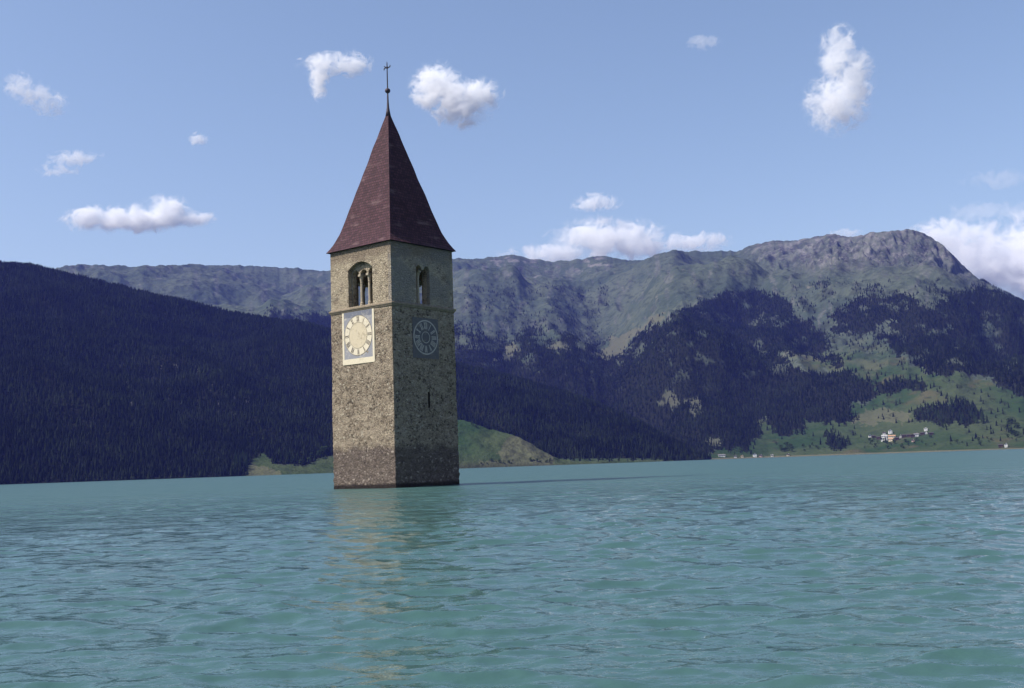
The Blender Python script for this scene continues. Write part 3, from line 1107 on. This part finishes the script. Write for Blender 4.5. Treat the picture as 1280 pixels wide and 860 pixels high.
b = bmesh.new()
add_lathe(b, [(0.25, APEX - 0.70), (0.17, APEX - 0.25), (0.115, APEX + 0.1), (0.085, APEX + 0.6), (0.07, APEX + 1.2), (0.06, APEX + 1.8)], 12)
link('finial_cone', bm_mesh('finial_cone', b, True), M_SHEET, tower)
ZB = 35.04
b = bmesh.new()
add_lathe(b, [(0.05, ZB - 0.25)] + [(0.245 * math.sin(math.pi * k / 12), ZB - 0.235 * math.cos(math.pi * k / 12)) for k in range(1, 12)] + [(0.05, ZB + 0.25)], 18)
link('finial_ball', bm_mesh('finial_ball', b, True), M_SHEET, tower)
b = bmesh.new()
ZT = 37.72
add_tube(b, [(0, 0, ZB + 0.2), (0, 0, ZB + 1.3), (0, 0, ZT - 0.2), (0, 0, ZT)], [0.055, 0.05, 0.045, 0.02], 8)
cz = ZT - 0.55
cdir = Vector((math.cos(-TROT), math.sin(-TROT), 0))        # the arms run across the view
for s in (-1, 1):
    pts = [Vector((0, 0, cz)) + cdir * s * x + Vector((0, 0, z)) for x, z in ((0, 0), (0.14, 0.02 * s), (0.22, 0.06 * s), (0.27, 0.14 * s), (0.27, 0.24 * s))]
    add_tube(b, pts, [0.045, 0.045, 0.05, 0.05, 0.03], 8)
add_tube(b, [Vector((0, 0, cz)) + cdir * -0.1, Vector((0, 0, cz + 0.1)) + cdir * -0.22, Vector((0, 0, cz + 0.13)) + cdir * -0.28], [0.04, 0.045, 0.025], 8)
add_box(b, -0.075, 0.075, -0.075, 0.075, cz - 0.08, cz + 0.08)
link('cross', bm_mesh('cross', b), M_IRON, tower)

ROMAN = ['XII', 'I', 'II', 'III', 'IIII', 'V', 'VI', 'VII', 'VIII', 'IX', 'X', 'XI']


def add_stroke(b, M, p, q, w0, w1, y0, y1):
    p, q = Vector((p[0], 0, p[1])), Vector((q[0], 0, q[1]))
    d = (q - p).normalized()
    n = Vector((-d.z, 0, d.x))
    c = [p + n * w0, p - n * w0, q - n * w1, q + n * w1]
    lo = [b.verts.new(M @ (v + Vector((0, y0, 0)))) for v in c]
    hi = [b.verts.new(M @ (v + Vector((0, y1, 0)))) for v in c]
    b.faces.new(lo)
    b.faces.new(hi[::-1])
    for k in range(4):
        b.faces.new((lo[k], hi[k], hi[(k + 1) % 4], lo[(k + 1) % 4]))


def numeral(txt, M, cx, cz, ang, h, cw, sw, y0, y1):
    """a painted roman numeral: its foot points to the middle of the dial"""
    b = bmesh.new()
    widths = [cw * (0.55 if ch == 'I' else 1.0) for ch in txt]
    x = -sum(widths) / 2
    rot = lambda a, c: (cx + a * math.cos(ang) + c * math.sin(ang), cz - a * math.sin(ang) + c * math.cos(ang))
    k = 0
    for ch, w in zip(txt, widths):
        m_ = x + w / 2
        e = 0.0012 * (k % 4)
        if ch == 'I':
            add_stroke(b, M, rot(m_, -h / 2), rot(m_, h / 2), sw, sw, y0, y1 + e)
        elif ch == 'V':
            add_stroke(b, M, rot(m_, -h / 2), rot(m_ - w * 0.34, h / 2), sw * 0.8, sw, y0, y1 + e)
            add_stroke(b, M, rot(m_, -h / 2), rot(m_ + w * 0.34, h / 2), sw * 0.8, sw * 0.8, y0, y1 + e + 0.0006)
        else:
            add_stroke(b, M, rot(m_ - w * 0.34, -h / 2), rot(m_ + w * 0.34, h / 2), sw * 0.8, sw * 0.8, y0, y1 + e)
            add_stroke(b, M, rot(m_ + w * 0.34, -h / 2), rot(m_ - w * 0.34, h / 2), sw, sw, y0, y1 + e + 0.0006)
        x += w
        k += 1
    return b


def disc(b, M, r0, r1, y0, y1, n=72):
    """flat ring (r0 = 0: disc) with a rim"""
    pt = lambda r, k, y: b.verts.new(M @ Vector((r * math.sin(2 * math.pi * k / n), y, r * math.cos(2 * math.pi * k / n))))
    o1 = [pt(r1, k, y1) for k in range(n)]
    o0 = [pt(r1, k, y0) for k in range(n)]
    for k in range(n):
        b.faces.new((o0[k], o0[(k + 1) % n], o1[(k + 1) % n], o1[k]))
    if r0 == 0:
        b.faces.new(o1)
    else:
        i1 = [pt(r0, k, y1) for k in range(n)]
        for k in range(n):
            b.faces.new((o1[k], o1[(k + 1) % n], i1[(k + 1) % n], i1[k]))


def clock_left():
    w, top, bot, u = 3.95, ZC - 0.10, ZC - 4.62, -0.33
    M0 = face_m('left', 0, u, 0)
    b = bmesh.new()
    add_box(b, -w / 2, w / 2, -0.1, 0.045, bot, top - 0.04, M0)
    face = link('clock_face', bm_mesh('clock_face', b), M_FIELD, tower)
    tag(face, 'pale painted clock in a cream frame on the sunlit face')
    b = bmesh.new()
    add_box(b, -w / 2 + 0.23, w / 2 - 0.23, 0.0, 0.049, top - 0.52, top - 0.06, M0)
    link('painted_band', bm_mesh('painted_band', b), M_FIELD_TOP, face)
    b = bmesh.new()
    add_box(b, -w / 2 - 0.004, -w / 2 + 0.22, 0.0, 0.062, bot + 0.46, top - 0.05, M0)
    add_box(b, w / 2 - 0.22, w / 2 + 0.004, 0.0, 0.062, bot + 0.46, top - 0.05, M0)
    add_box(b, -w / 2 - 0.004, w / 2 + 0.004, 0.0, 0.065, bot - 0.004, bot + 0.46, M0)
    link('frame', bm_mesh('frame', b), M_CREAM, face)
    zc = ZC - 2.22
    M = face_m('left', zc, u, 0)
    r = 1.70
    b = bmesh.new()
    disc(b, M, 0, r, 0.03, 0.056)
    link('dial', bm_mesh('dial', b), M_DIAL, face)
    b = bmesh.new()
    disc(b, M, 0, r * 0.63, 0.05, 0.060)
    link('dial_centre', bm_mesh('dial_centre', b), M_DIAL_IN, face)
    b = bmesh.new()
    disc(b, M, r * 0.985, r * 1.01, 0.05, 0.064)
    disc(b, M, r * 0.64, r * 0.665, 0.05, 0.064)
    link('dial_ring', bm_mesh('dial_ring', b), fresco('faded_ring_paint', (0.26, 0.22, 0.16), (0.5, 0.45, 0.33), 0.7, 3.0), face)
    for k, t in enumerate(ROMAN):
        a = 2 * math.pi * k / 12
        b = numeral(t, M, math.sin(a) * r * 0.825, math.cos(a) * r * 0.825, a, r * 0.27, 0.16, 0.024, 0.05, 0.0615)
        link('numeral', bm_mesh('numeral', b), M_NUM, face)


def clock_right():
    w, top, bot, u = 3.1, ZC - 0.9, ZC - 4.35, 0.12
    M0 = face_m('right', 0, u, 0)
    b = bmesh.new()
    add_box(b, -w / 2, w / 2, -0.1, 0.045, bot, top, M0)
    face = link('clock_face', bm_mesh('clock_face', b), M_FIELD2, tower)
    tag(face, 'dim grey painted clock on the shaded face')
    zc = ZC - 2.55
    M = face_m('right', zc, u, 0)
    r = 1.47
    b = bmesh.new()
    disc(b, M, 0, r, 0.03, 0.052)
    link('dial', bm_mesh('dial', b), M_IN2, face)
    b = bmesh.new()
    disc(b, M, r * 0.93, r * 1.01, 0.05, 0.058)
    disc(b, M, r * 0.30, r * 0.34, 0.05, 0.058)
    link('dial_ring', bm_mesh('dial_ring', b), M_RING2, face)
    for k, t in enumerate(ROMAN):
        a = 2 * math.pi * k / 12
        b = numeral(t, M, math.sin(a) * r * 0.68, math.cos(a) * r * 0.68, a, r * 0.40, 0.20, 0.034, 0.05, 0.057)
        link('numeral', bm_mesh('numeral', b), M_RING2, face)


clock_left()
clock_right()

# ------------------------------------------------------------------ houses
WALLS = {'white': plain('white_render', (0.64, 0.63, 0.60), 0.9, 0.08, 0.5), 'cream': plain('cream_render', (0.66, 0.56, 0.40), 0.9, 0.1, 0.5),
         'pink': plain('rosy_render', (0.52, 0.36, 0.31), 0.9, 0.1, 0.5), 'timber': plain('dark_timber', (0.045, 0.032, 0.025), 0.9, 0.3, 0.5), 'grey': plain('grey_render', (0.42, 0.40, 0.37), 0.9, 0.1, 0.5)}
ROOFS = {'grey': plain('grey_slate', (0.16, 0.15, 0.15), 0.85, 0.2, 0.4), 'dark': plain('dark_shingles', (0.045, 0.036, 0.034), 0.9, 0.25, 0.4), 'tan': plain('tan_tiles', (0.42, 0.24, 0.14), 0.9, 0.2, 0.4),
         'pale': plain('pale_sheet_roof', (0.45, 0.44, 0.43), 0.7, 0.1, 0.4)}
M_GLASS = plain('dark_window_glass', (0.02, 0.024, 0.03), 0.15, 0.1, 1.0, 0.5)
M_PLANK = plain('plank_door', (0.07, 0.045, 0.03))


def house(name, loc, w, d, h, wall, roof, label, cat, rz=0.0, ridge='x', pitch=0.45):
    o = empty(name, loc, rz)
    tag(o, label, cat, 'buildings of the hillside hamlet' if loc[2] > 8 else 'buildings along the far shore')
    b = bmesh.new()
    rh = pitch * (d if ridge == 'x' else w) / 2
    base = -3.0
    c = [(-w / 2, -d / 2), (w / 2, -d / 2), (w / 2, d / 2), (-w / 2, d / 2)]
    lo = [b.verts.new((x, y, base)) for x, y in c]
    hi = [b.verts.new((x, y, h)) for x, y in c]
    if ridge == 'x':
        g = [b.verts.new((-w / 2, 0, h + rh)), b.verts.new((w / 2, 0, h + rh))]
        b.faces.new((lo[0], lo[1], hi[1], hi[0]))
        b.faces.new((lo[2], lo[3], hi[3], hi[2]))
        b.faces.new((lo[1], lo[2], hi[2], g[1], hi[1]))
        b.faces.new((lo[3], lo[0], hi[0], g[0], hi[3]))
    else:
        g = [b.verts.new((0, -d / 2, h + rh)), b.verts.new((0, d / 2, h + rh))]
        b.faces.new((lo[0], lo[1], hi[1], g[0], hi[0]))
        b.faces.new((lo[2], lo[3], hi[3], g[1], hi[2]))
        b.faces.new((lo[1], lo[2], hi[2], hi[1]))
        b.faces.new((lo[3], lo[0], hi[0], hi[3]))
    link('wall', bm_mesh('wall', b), WALLS[wall], o)
    b = bmesh.new()
    ov, th = 0.8, 0.3
    half = (d if ridge == 'x' else w) / 2
    ln = (w if ridge == 'x' else d) / 2 + ov
    for s in (-1, 1):
        e = half + ov
        ze = h - ov * pitch + 0.02
        pr = [(0, h + rh + 0.02), (s * e, ze), (s * e, ze + th), (0, h + rh + 0.02 + th)]
        va, vb = [], []
        for q, z in pr:
            if ridge == 'x':
                va.append(b.verts.new((-ln, q, z)))
                vb.append(b.verts.new((ln, q, z)))
            else:
                va.append(b.verts.new((q, -ln, z)))
                vb.append(b.verts.new((q, ln, z)))
        b.faces.new(va)
        b.faces.new(vb[::-1])
        for k in range(4):
            b.faces.new((va[k], vb[k], vb[(k + 1) % 4], va[(k + 1) % 4]))
    rf = link('roof', bm_mesh('roof', b), ROOFS[roof], o)
    if wall != 'timber':
        b = bmesh.new()
        cx = w * 0.2 if ridge == 'x' else 0.6
        add_box(b, cx - 0.4, cx + 0.4, 0.5, 1.3, h + rh * 0.5, h + rh + 1.2)
        link('chimney', bm_mesh('chimney', b), WALLS['white'], rf)
    n = max(2, int(w / 3.2))
    floors = 2 if h > 5 else 1
    if wall != 'timber':
        for fl in range(floors):
            for k in range(n):
                if fl == 0 and k == n // 2:
                    continue
                x = -w / 2 + (k + 0.5) * w / n
                z = 1.2 + fl * 2.8
                b = bmesh.new()
                add_box(b, x - 0.5, x + 0.5, -d / 2 - 0.04, -d / 2 + 0.1, z, z + 1.3)
                link('window', bm_mesh('window', b), M_GLASS, o)
    b = bmesh.new()
    x = -w / 2 + (n // 2 + 0.5) * w / n
    dw = 0.55 if wall != 'timber' else 1.5
    add_box(b, x - dw, x + dw, -d / 2 - 0.05, -d / 2 + 0.1, 0, 2.1 if wall != 'timber' else 3.0)
    link('door', bm_mesh('door', b), M_PLANK, o)
    return o


HOUSES = [   # px, py, width m, depth, wall height, wall, roof, ridge, turn, name, label
    (1088.2, 547.0, 6, 7, 6.0, 'white', 'dark', 'y', 0.2, 'house', 'narrow white house at the far left end of the hillside hamlet'),
    (1092.8, 547.2, 9, 8, 4.6, 'timber', 'dark', 'x', 0.1, 'barn', 'dark timber barn just right of the leftmost white house of the hamlet'),
    (1097.6, 549.0, 10, 9, 5.0, 'timber', 'dark', 'x', -0.1, 'barn', 'dark timber barn between the left barn and the white houses of the hamlet'),
    (1105.4, 542.6, 8, 7, 3.4, 'white', 'dark', 'x', 0.0, 'house', 'low white house behind the long white house in the hamlet'),
    (1105.6, 546.8, 14, 8, 4.6, 'white', 'pale', 'x', 0.05, 'farmhouse', 'long white farmhouse with a pale roof in the left half of the hamlet'),
    (1113.6, 542.0, 9, 9, 8.2, 'white', 'grey', 'y', 0.15, 'house', 'tall white house standing highest in the left half of the hamlet'),
    (1103.6, 551.4, 6, 6, 4.2, 'white', 'dark', 'y', -0.1, 'house', 'small white house at the lower left edge of the hamlet'),
    (1107.9, 550.4, 7, 7, 5.8, 'white', 'grey', 'y', 0.1, 'house', 'square white house at the lower edge left of the cream house'),
    (1115.2, 547.0, 17, 9, 4.4, 'cream', 'tan', 'x', 0.05, 'farmhouse', 'long farmhouse with an orange tan roof in the middle of the hamlet'),
    (1113.8, 551.2, 11, 8, 5.4, 'cream', 'tan', 'x', -0.05, 'house', 'cream house below the tan roofed farmhouse of the hamlet'),
    (1120.8, 549.8, 10, 9, 4.6, 'timber', 'dark', 'x', 0.15, 'barn', 'dark barn at the right end of the tan roofed farmhouse'),
    (1126.2, 547.2, 6, 7, 5.6, 'grey', 'dark', 'y', 0.0, 'house', 'pale grey house alone between dark barns in mid hamlet'),
    (1130.8, 546.4, 10, 9, 4.8, 'timber', 'dark', 'x', 0.1, 'barn', 'dark barn just right of the pale grey house of the hamlet'),
    (1135.6, 546.0, 9, 8, 4.8, 'timber', 'dark', 'x', -0.1, 'barn', 'dark barn in the middle of the row of three dark barns'),
    (1140.4, 546.4, 9, 9, 5.0, 'timber', 'dark', 'y', 0.1, 'barn', 'dark barn touching the left side of the wide white house'),
    (1141.0, 552.0, 7, 6, 4.0, 'pink', 'dark', 'x', 0.0, 'house', 'small rosy house below the row of dark barns'),
    (1145.6, 545.4, 11, 8, 5.4, 'white', 'grey', 'x', 0.1, 'house', 'wide white house right of the row of dark barns'),
    (1153.4, 543.4, 10, 8, 4.4, 'timber', 'dark', 'x', 0.0, 'barn', 'dark barn left of the two white houses at the upper right'),
    (1157.0, 538.4, 8, 8, 6.6, 'white', 'pale', 'y', 0.1, 'house', 'white house standing topmost at the right end of the hamlet'),
    (1157.8, 542.4, 6, 6, 4.6, 'white', 'dark', 'y', 0.0, 'house', 'small white house right below the topmost house'),
    (1163.6, 543.4, 10, 8, 4.2, 'timber', 'dark', 'x', 0.1, 'barn', 'low dark barn at the far right end of the hamlet'),
    (902.8, 570.6, 17, 8, 3.6, 'white', 'grey', 'x', 0.05, 'boathouse', 'long low white building at the left end of the far shore'),
    (919.4, 571.8, 7, 6, 3.4, 'white', 'dark', 'x', 0.0, 'hut', 'small white hut right of the long low shore building'),
    (927.2, 571.6, 6, 6, 3.6, 'cream', 'tan', 'y', 0.1, 'hut', 'small cream hut left of the tall shore house'),
    (943.6, 571.0, 9, 8, 6.8, 'white', 'dark', 'y', 0.1, 'house', 'tall white house with a dark roof on the flat far shore'),
    (951.0, 571.0, 8, 7, 3.8, 'pink', 'dark', 'x', 0.0, 'house', 'low rosy house beside the tall white shore house'),
    (965.0, 570.6, 7, 6, 3.4, 'white', 'grey', 'x', 0.0, 'hut', 'small white hut alone on the shore right of the rosy house'),
    (984.8, 569.8, 7, 6, 3.4, 'cream', 'dark', 'x', 0.1, 'hut', 'cream hut farthest right in the shore row below the woods'),
    (1252.0, 559.2, 10, 8, 5.4, 'timber', 'dark', 'x', 0.0, 'barn', 'dark barn at the water near the right edge of the photo'),
    (1257.2, 559.0, 6, 7, 7.2, 'white', 'dark', 'y', 0.1, 'house', 'narrow white house beside the dark waterside barn on the right'),
]
for (px, py, w, d, h, wl, rf, rid, rz, nm, lab) in HOUSES:
    w, d, h = w * 0.88, d * 0.9, h * 0.86
    p = ground('mountain_range', px, py)
    house(nm, p, w, d, h, wl, rf, lab, nm, rz - math.atan2(p.x, p.y), rid)

# ------------------------------------------------------------------ single trees standing free on the meadows and the shore
def conifer_mesh(seed):
    r = random.Random(seed)
    b = bmesh.new()
    tiers, n = 7, 11
    for k in range(tiers):
        z0 = 0.10 + 0.78 * k / tiers
        z1 = min(1.0, z0 + 0.30) if k < tiers - 1 else 1.0
        rad = 0.20 * (1 - z0) ** 0.85 * r.uniform(0.85, 1.12)
        top = b.verts.new((0, 0, z1))
        ring = []
        for q in range(n * 2):
            a = math.pi * q / n + k * 0.4
            rr = rad * (r.uniform(0.85, 1.15) if q % 2 == 0 else r.uniform(0.45, 0.65))
            ring.append(b.verts.new((rr * math.cos(a), rr * math.sin(a), z0 + (-0.02 if q % 2 == 0 else 0.03) + r.uniform(-.012, .012))))
        for q in range(2 * n):
            b.faces.new((ring[q], ring[(q + 1) % (2 * n)], top))
    return bm_mesh('crown', b)


def broadleaf_mesh(seed):
    r = random.Random(seed)
    b = bmesh.new()
    cl = [(r.gauss(0, .17), r.gauss(0, .17), r.uniform(.34, .86), r.uniform(.10, .17)) for _ in range(13)]
    for cx, cy, cz_, cr in cl:
        for _ in range(46):
            d = Vector((r.gauss(0, 1), r.gauss(0, 1), r.gauss(0, 1))).normalized() * cr * r.uniform(0.6, 1.05)
            p = Vector((cx, cy, cz_)) + d
            n = (d + Vector((r.uniform(-.1, .1),) * 3)).normalized()
            t = n.orthogonal().normalized() * r.uniform(.03, .055)
            t.rotate(Matrix.Rotation(r.uniform(0, 6.28), 3, n))
            s = n.cross(t) * r.uniform(0.7, 1.2)
            b.faces.new([b.verts.new(p + q) for q in (t, s, -t, -s)])
    me = bpy.data.meshes.new('crown')
    b.to_mesh(me)
    b.free()
    return me


def trunk_mesh(h, r0):
    b = bmesh.new()
    add_lathe(b, [(r0, -0.05), (r0 * 0.8, 0.02), (r0 * 0.6, h * 0.6), (r0 * 0.2, h)], 8)
    return bm_mesh('trunk', b)


CON = [conifer_mesh(k) for k in range(4)]
BRO = [broadleaf_mesh(20 + k) for k in range(3)]
TRK_C, TRK_B = trunk_mesh(0.9, 0.018), trunk_mesh(0.6, 0.022)
for me_ in CON:
    me_.materials.append(M_CROWN)
for me_ in BRO:
    me_.materials.append(M_LEAF)
TRK_C.materials.append(M_BARK)
TRK_B.materials.append(M_BARK)
tr = random.Random(4)


def tree(name, where, px, py, h, label, group, leaf=False):
    p = ground(where, px, py)
    t = empty(name, (p.x, p.y, p.z - 0.2), tr.uniform(0, 6.28))
    w = h * tr.uniform(0.85, 1.25)
    t.scale = (w, w, h)
    tag(t, label, 'tree', group)
    c = bpy.data.objects.new('crown', tr.choice(BRO if leaf else CON))
    k = bpy.data.objects.new('trunk', TRK_B if leaf else TRK_C)
    for o in (c, k):
        COL.objects.link(o)
        o.parent = t


def spots(poly, n, seed):
    r = random.Random(seed)
    xs = [p[0] for p in poly]
    ys = [p[1] for p in poly]
    out = []
    while len(out) < n:
        x, y = r.uniform(min(xs), max(xs)), r.uniform(min(ys), max(ys))
        if inside(np.array([x]), np.array([y]), poly)[0]:
            out.append((x, y))
    return out


# clump at the left edge of the lakeside meadow and the trees strewn over it
for x, y in spots([(290, 592), (296, 574), (306, 572), (312, 590)], 16, 1):
    tree('conifer', 'wooded_hill', x, y, tr.uniform(15, 23), 'tall dark conifer of the clump at the left end of the lakeside meadow', 'conifers left of the lakeside meadow')
for x, y in spots([(338, 573), (352, 568), (372, 570), (374, 579), (352, 580)], 14, 2):
    tree('conifer', 'wooded_hill', x, y, tr.uniform(12, 18), 'dark conifer of the grove on the upper edge of the lakeside meadow', 'grove on the lakeside meadow')
for x, y, h, lab in [(386.5, 579.5, 12, 'small dark tree alone in the middle of the lakeside meadow'), (376, 580.5, 9, 'bush sized tree at the right tip of the grove on the lakeside meadow'), (398, 572, 14, 'round tree above the lakeside meadow left of the tower'),
                     (405, 568, 16, 'tree nearest the tower wall on the lakeside meadow'), (390, 573, 11, 'tree on the upper rim of the lakeside meadow between two others')]:
    tree('broadleaf_tree', 'wooded_hill', x, y, h, lab, 'trees on the lakeside meadow', True)
for x, y, h, lab in [(590, 532, 8, 'round bush on the crest of the green bank right of the tower'), (594, 534, 5, 'smaller bush right beside the one on the crest of the green bank')]:
    tree('bush', 'meadow_bank', x, y, h, lab, 'bushes on the green bank', True)
for x, y in spots([(600, 582), (604, 577), (690, 576), (700, 579)], 26, 3):
    tree('bush', 'meadow_bank', x, y - 1.0, tr.uniform(2.5, 5.5), 'low dark bush along the waterline of the green bank', 'bushes along the waterline', True)
# copse above the hamlet and the trees between the fields
for x, y in spots(WOODS[3], 46, 4):
    tree('conifer', 'mountain_range', x, y + 2, tr.uniform(13, 20), 'dark tree of the copse above the right end of the hamlet', 'copse above the hamlet')
for x, y in spots([(1030, 545), (1040, 540), (1056, 561), (1036, 560)], 14, 5):
    tree('conifer', 'mountain_range', x, y + 1, tr.uniform(11, 17), 'dark tree of the small copse left of the hamlet', 'small copse left of the hamlet')
for x, y in spots([(972, 566), (980, 556), (990, 558), (994, 567)], 9, 6):
    tree('broadleaf_tree', 'mountain_range', x, y, tr.uniform(9, 14), 'leafy tree of the clump just above the far shore', 'clump above the far shore', True)
for x, y in spots([(1258, 536), (1262, 527), (1274, 530), (1280, 545), (1268, 548)], 12, 7):
    tree('broadleaf_tree', 'mountain_range', x, y, tr.uniform(9, 15), 'dark tree of the clump near the right edge of the photo', 'clump at the right edge', True)
for x, y in spots([(985, 560), (1060, 548), (1090, 555), (1170, 548), (1270, 548), (1270, 556), (1100, 562), (990, 566)], 40, 8):
    tree('broadleaf_tree', 'mountain_range', x, y, tr.uniform(5, 10), 'small leafy tree scattered on the fields below the hamlet', 'trees scattered below the hamlet', True)
for x, y in spots([(1084, 548), (1125, 552), (1168, 546), (1172, 552), (1120, 558), (1086, 554)], 16, 9):
    tree('broadleaf_tree', 'mountain_range', x, y, tr.uniform(5, 9), 'garden tree at the lower edge of the hamlet', 'garden trees of the hamlet', True)

# ------------------------------------------------------------------ clouds: bodies of drifting vapour far behind the range
def cloud(label, Yd, blobs, thin=1.0, det=1.0, rag=1.0, seed=0):
    """blobs: (px, py, half width px, half height px); placed at depth Yd with real size"""
    k = Yd / F
    cs = []
    for bx, by, rx, rz in blobs:
        rx, rz = rx * 1.16, rz * 1.2
        x, y, z = pix_dir(bx, by)
        c = Vector((float(x / y) * Yd, Yd, EYE + float(z / y) * Yd))
        cs.append((c, Vector((rx * k, max(0.55 * min(rx, rz * 1.6) * k, rz * k * 0.8), rz * k))))
    mid = sum((c for c, _ in cs), Vector()) / len(cs)
    b = bmesh.new()
    grow = 1.25
    for c, r in cs:
        bmesh.ops.create_icosphere(b, subdivisions=2, radius=1.0, matrix=Matrix.Translation(c - mid) @ Matrix.Diagonal((r.x * grow, r.y * grow, r.z * grow, 1)))
    pts = [v.co.copy() for v in b.verts]
    b.free()
    b = bmesh.new()
    for p in pts:
        b.verts.new(p)
    h = bmesh.ops.convex_hull(b, input=b.verts)
    bmesh.ops.delete(b, geom=[v for v in b.verts if not v.link_faces], context='VERTS')
    m = Mat('cloud_vapour')
    m.t.nodes.remove(m.p)
    co = m.n('ShaderNodeTexCoord').outputs['Object']
    f = None
    for c, r in cs:
        s = m.n('ShaderNodeVectorMath', {0: co, 1: tuple(c - mid)}, operation='SUBTRACT').outputs[0]
        s = m.n('ShaderNodeVectorMath', {0: s, 1: tuple(r)}, operation='DIVIDE').outputs[0]
        ln = m.math('SUBTRACT', 1.0, m.n('ShaderNodeVectorMath', {0: s}, operation='LENGTH').outputs['Value'])
        f = ln if f is None else m.math('SMOOTH_MAX', f, ln, 0.2)
    nv = m.n('ShaderNodeMapping', {'Vector': co, 'Location': (seed * 517.0, seed * 211.0, 0), 'Scale': (1, 1, 1.15)}).outputs[0]
    nz = m.noise(0.0060 * det, nv, 9, 0.72, 0.8)
    d = m.math('ADD', f, m.math('MULTIPLY', m.math('SUBTRACT', nz, 0.53), 4.0 * rag))
    dens = m.math('MULTIPLY', m.math('MULTIPLY', m.ramp(d, (0.0, 0.5)), m.ramp(f, (-0.2, 0.08))), 0.016 * thin)
    v = m.n('ShaderNodeVolumePrincipled', {'Density': dens, 'Color': (0.995, 0.995, 0.995), 'Anisotropy': 0.0})
    m.t.links.new(v.outputs[0], m.t.nodes['Material Output'].inputs['Volume'])
    o = link('cloud', bm_mesh('cloud', b), m.m)
    o.location = mid
    tag(o, label, 'cloud')
    return o


YC = 10400
cloud('flat bottomed white cloud low on the left above the wooded hill', YC, [(112, 274, 34, 14), (150, 274, 50, 17), (182, 274, 50, 17), (205, 265, 32, 19), (238, 274, 28, 11)], 1.2, 1.2, 0.75, seed=1)
cloud('ragged thin cloud near the left edge of the sky', YC, [(24, 108, 18, 16), (42, 118, 24, 15), (64, 130, 20, 16)], 0.4, 1.7, 1.35, seed=2)
cloud('two stepped white wisps above the flat left cloud', YC, [(70, 213, 28, 8), (92, 198, 34, 10)], 0.6, 1.4, 1.1, seed=3)
cloud('tiny white puff alone left of the spire', YC, [(248, 174, 11, 8)], 0.9, 2.2, seed=4)
cloud('white cloud with a hanging tail left of the cross', YC, [(405, 80, 30, 14), (435, 80, 28, 15), (398, 96, 12, 26)], 0.8, 1.4, 1.1, seed=5)
cloud('bright puffy white cloud right of the spire', YC, [(548, 110, 32, 28), (575, 128, 40, 28), (600, 118, 30, 18)], 1.0, 1.3, seed=6)
cloud('small white cloud above the middle of the mountain crest', YC, [(745, 253, 30, 11)], 0.8, 1.6, seed=7)
cloud('broad white cloud rising behind the middle mountain crest', YC, [(690, 318, 60, 14), (760, 300, 70, 26), (800, 306, 60, 20), (860, 304, 50, 14)], 0.8, 1.0, seed=8)
cloud('tall ragged cloud high above the right mountain', YC, [(1048, 70, 22, 34), (1066, 100, 26, 34), (1045, 130, 36, 34)], 0.5, 1.3, 1.2, seed=9)
cloud('large white cloud behind the right flank of the peak', YC, [(1180, 300, 50, 24), (1225, 325, 60, 44), (1290, 330, 70, 56)], 0.7, 0.9, seed=10)
cloud('faint veil of cloud near the right edge of the sky', YC, [(1246, 224, 44, 12), (1222, 266, 40, 14), (1270, 262, 30, 12)], 0.12, 1.0, 1.1, seed=11)
cloud('thin scrap of cloud high in the middle right sky', YC, [(880, 53, 20, 9)], 0.25, 1.8, 1.2, seed=12)
cloud('thin white cap just over the crest left of the peak', YC, [(1052, 294, 28, 7)], 0.5, 1.5, seed=13)
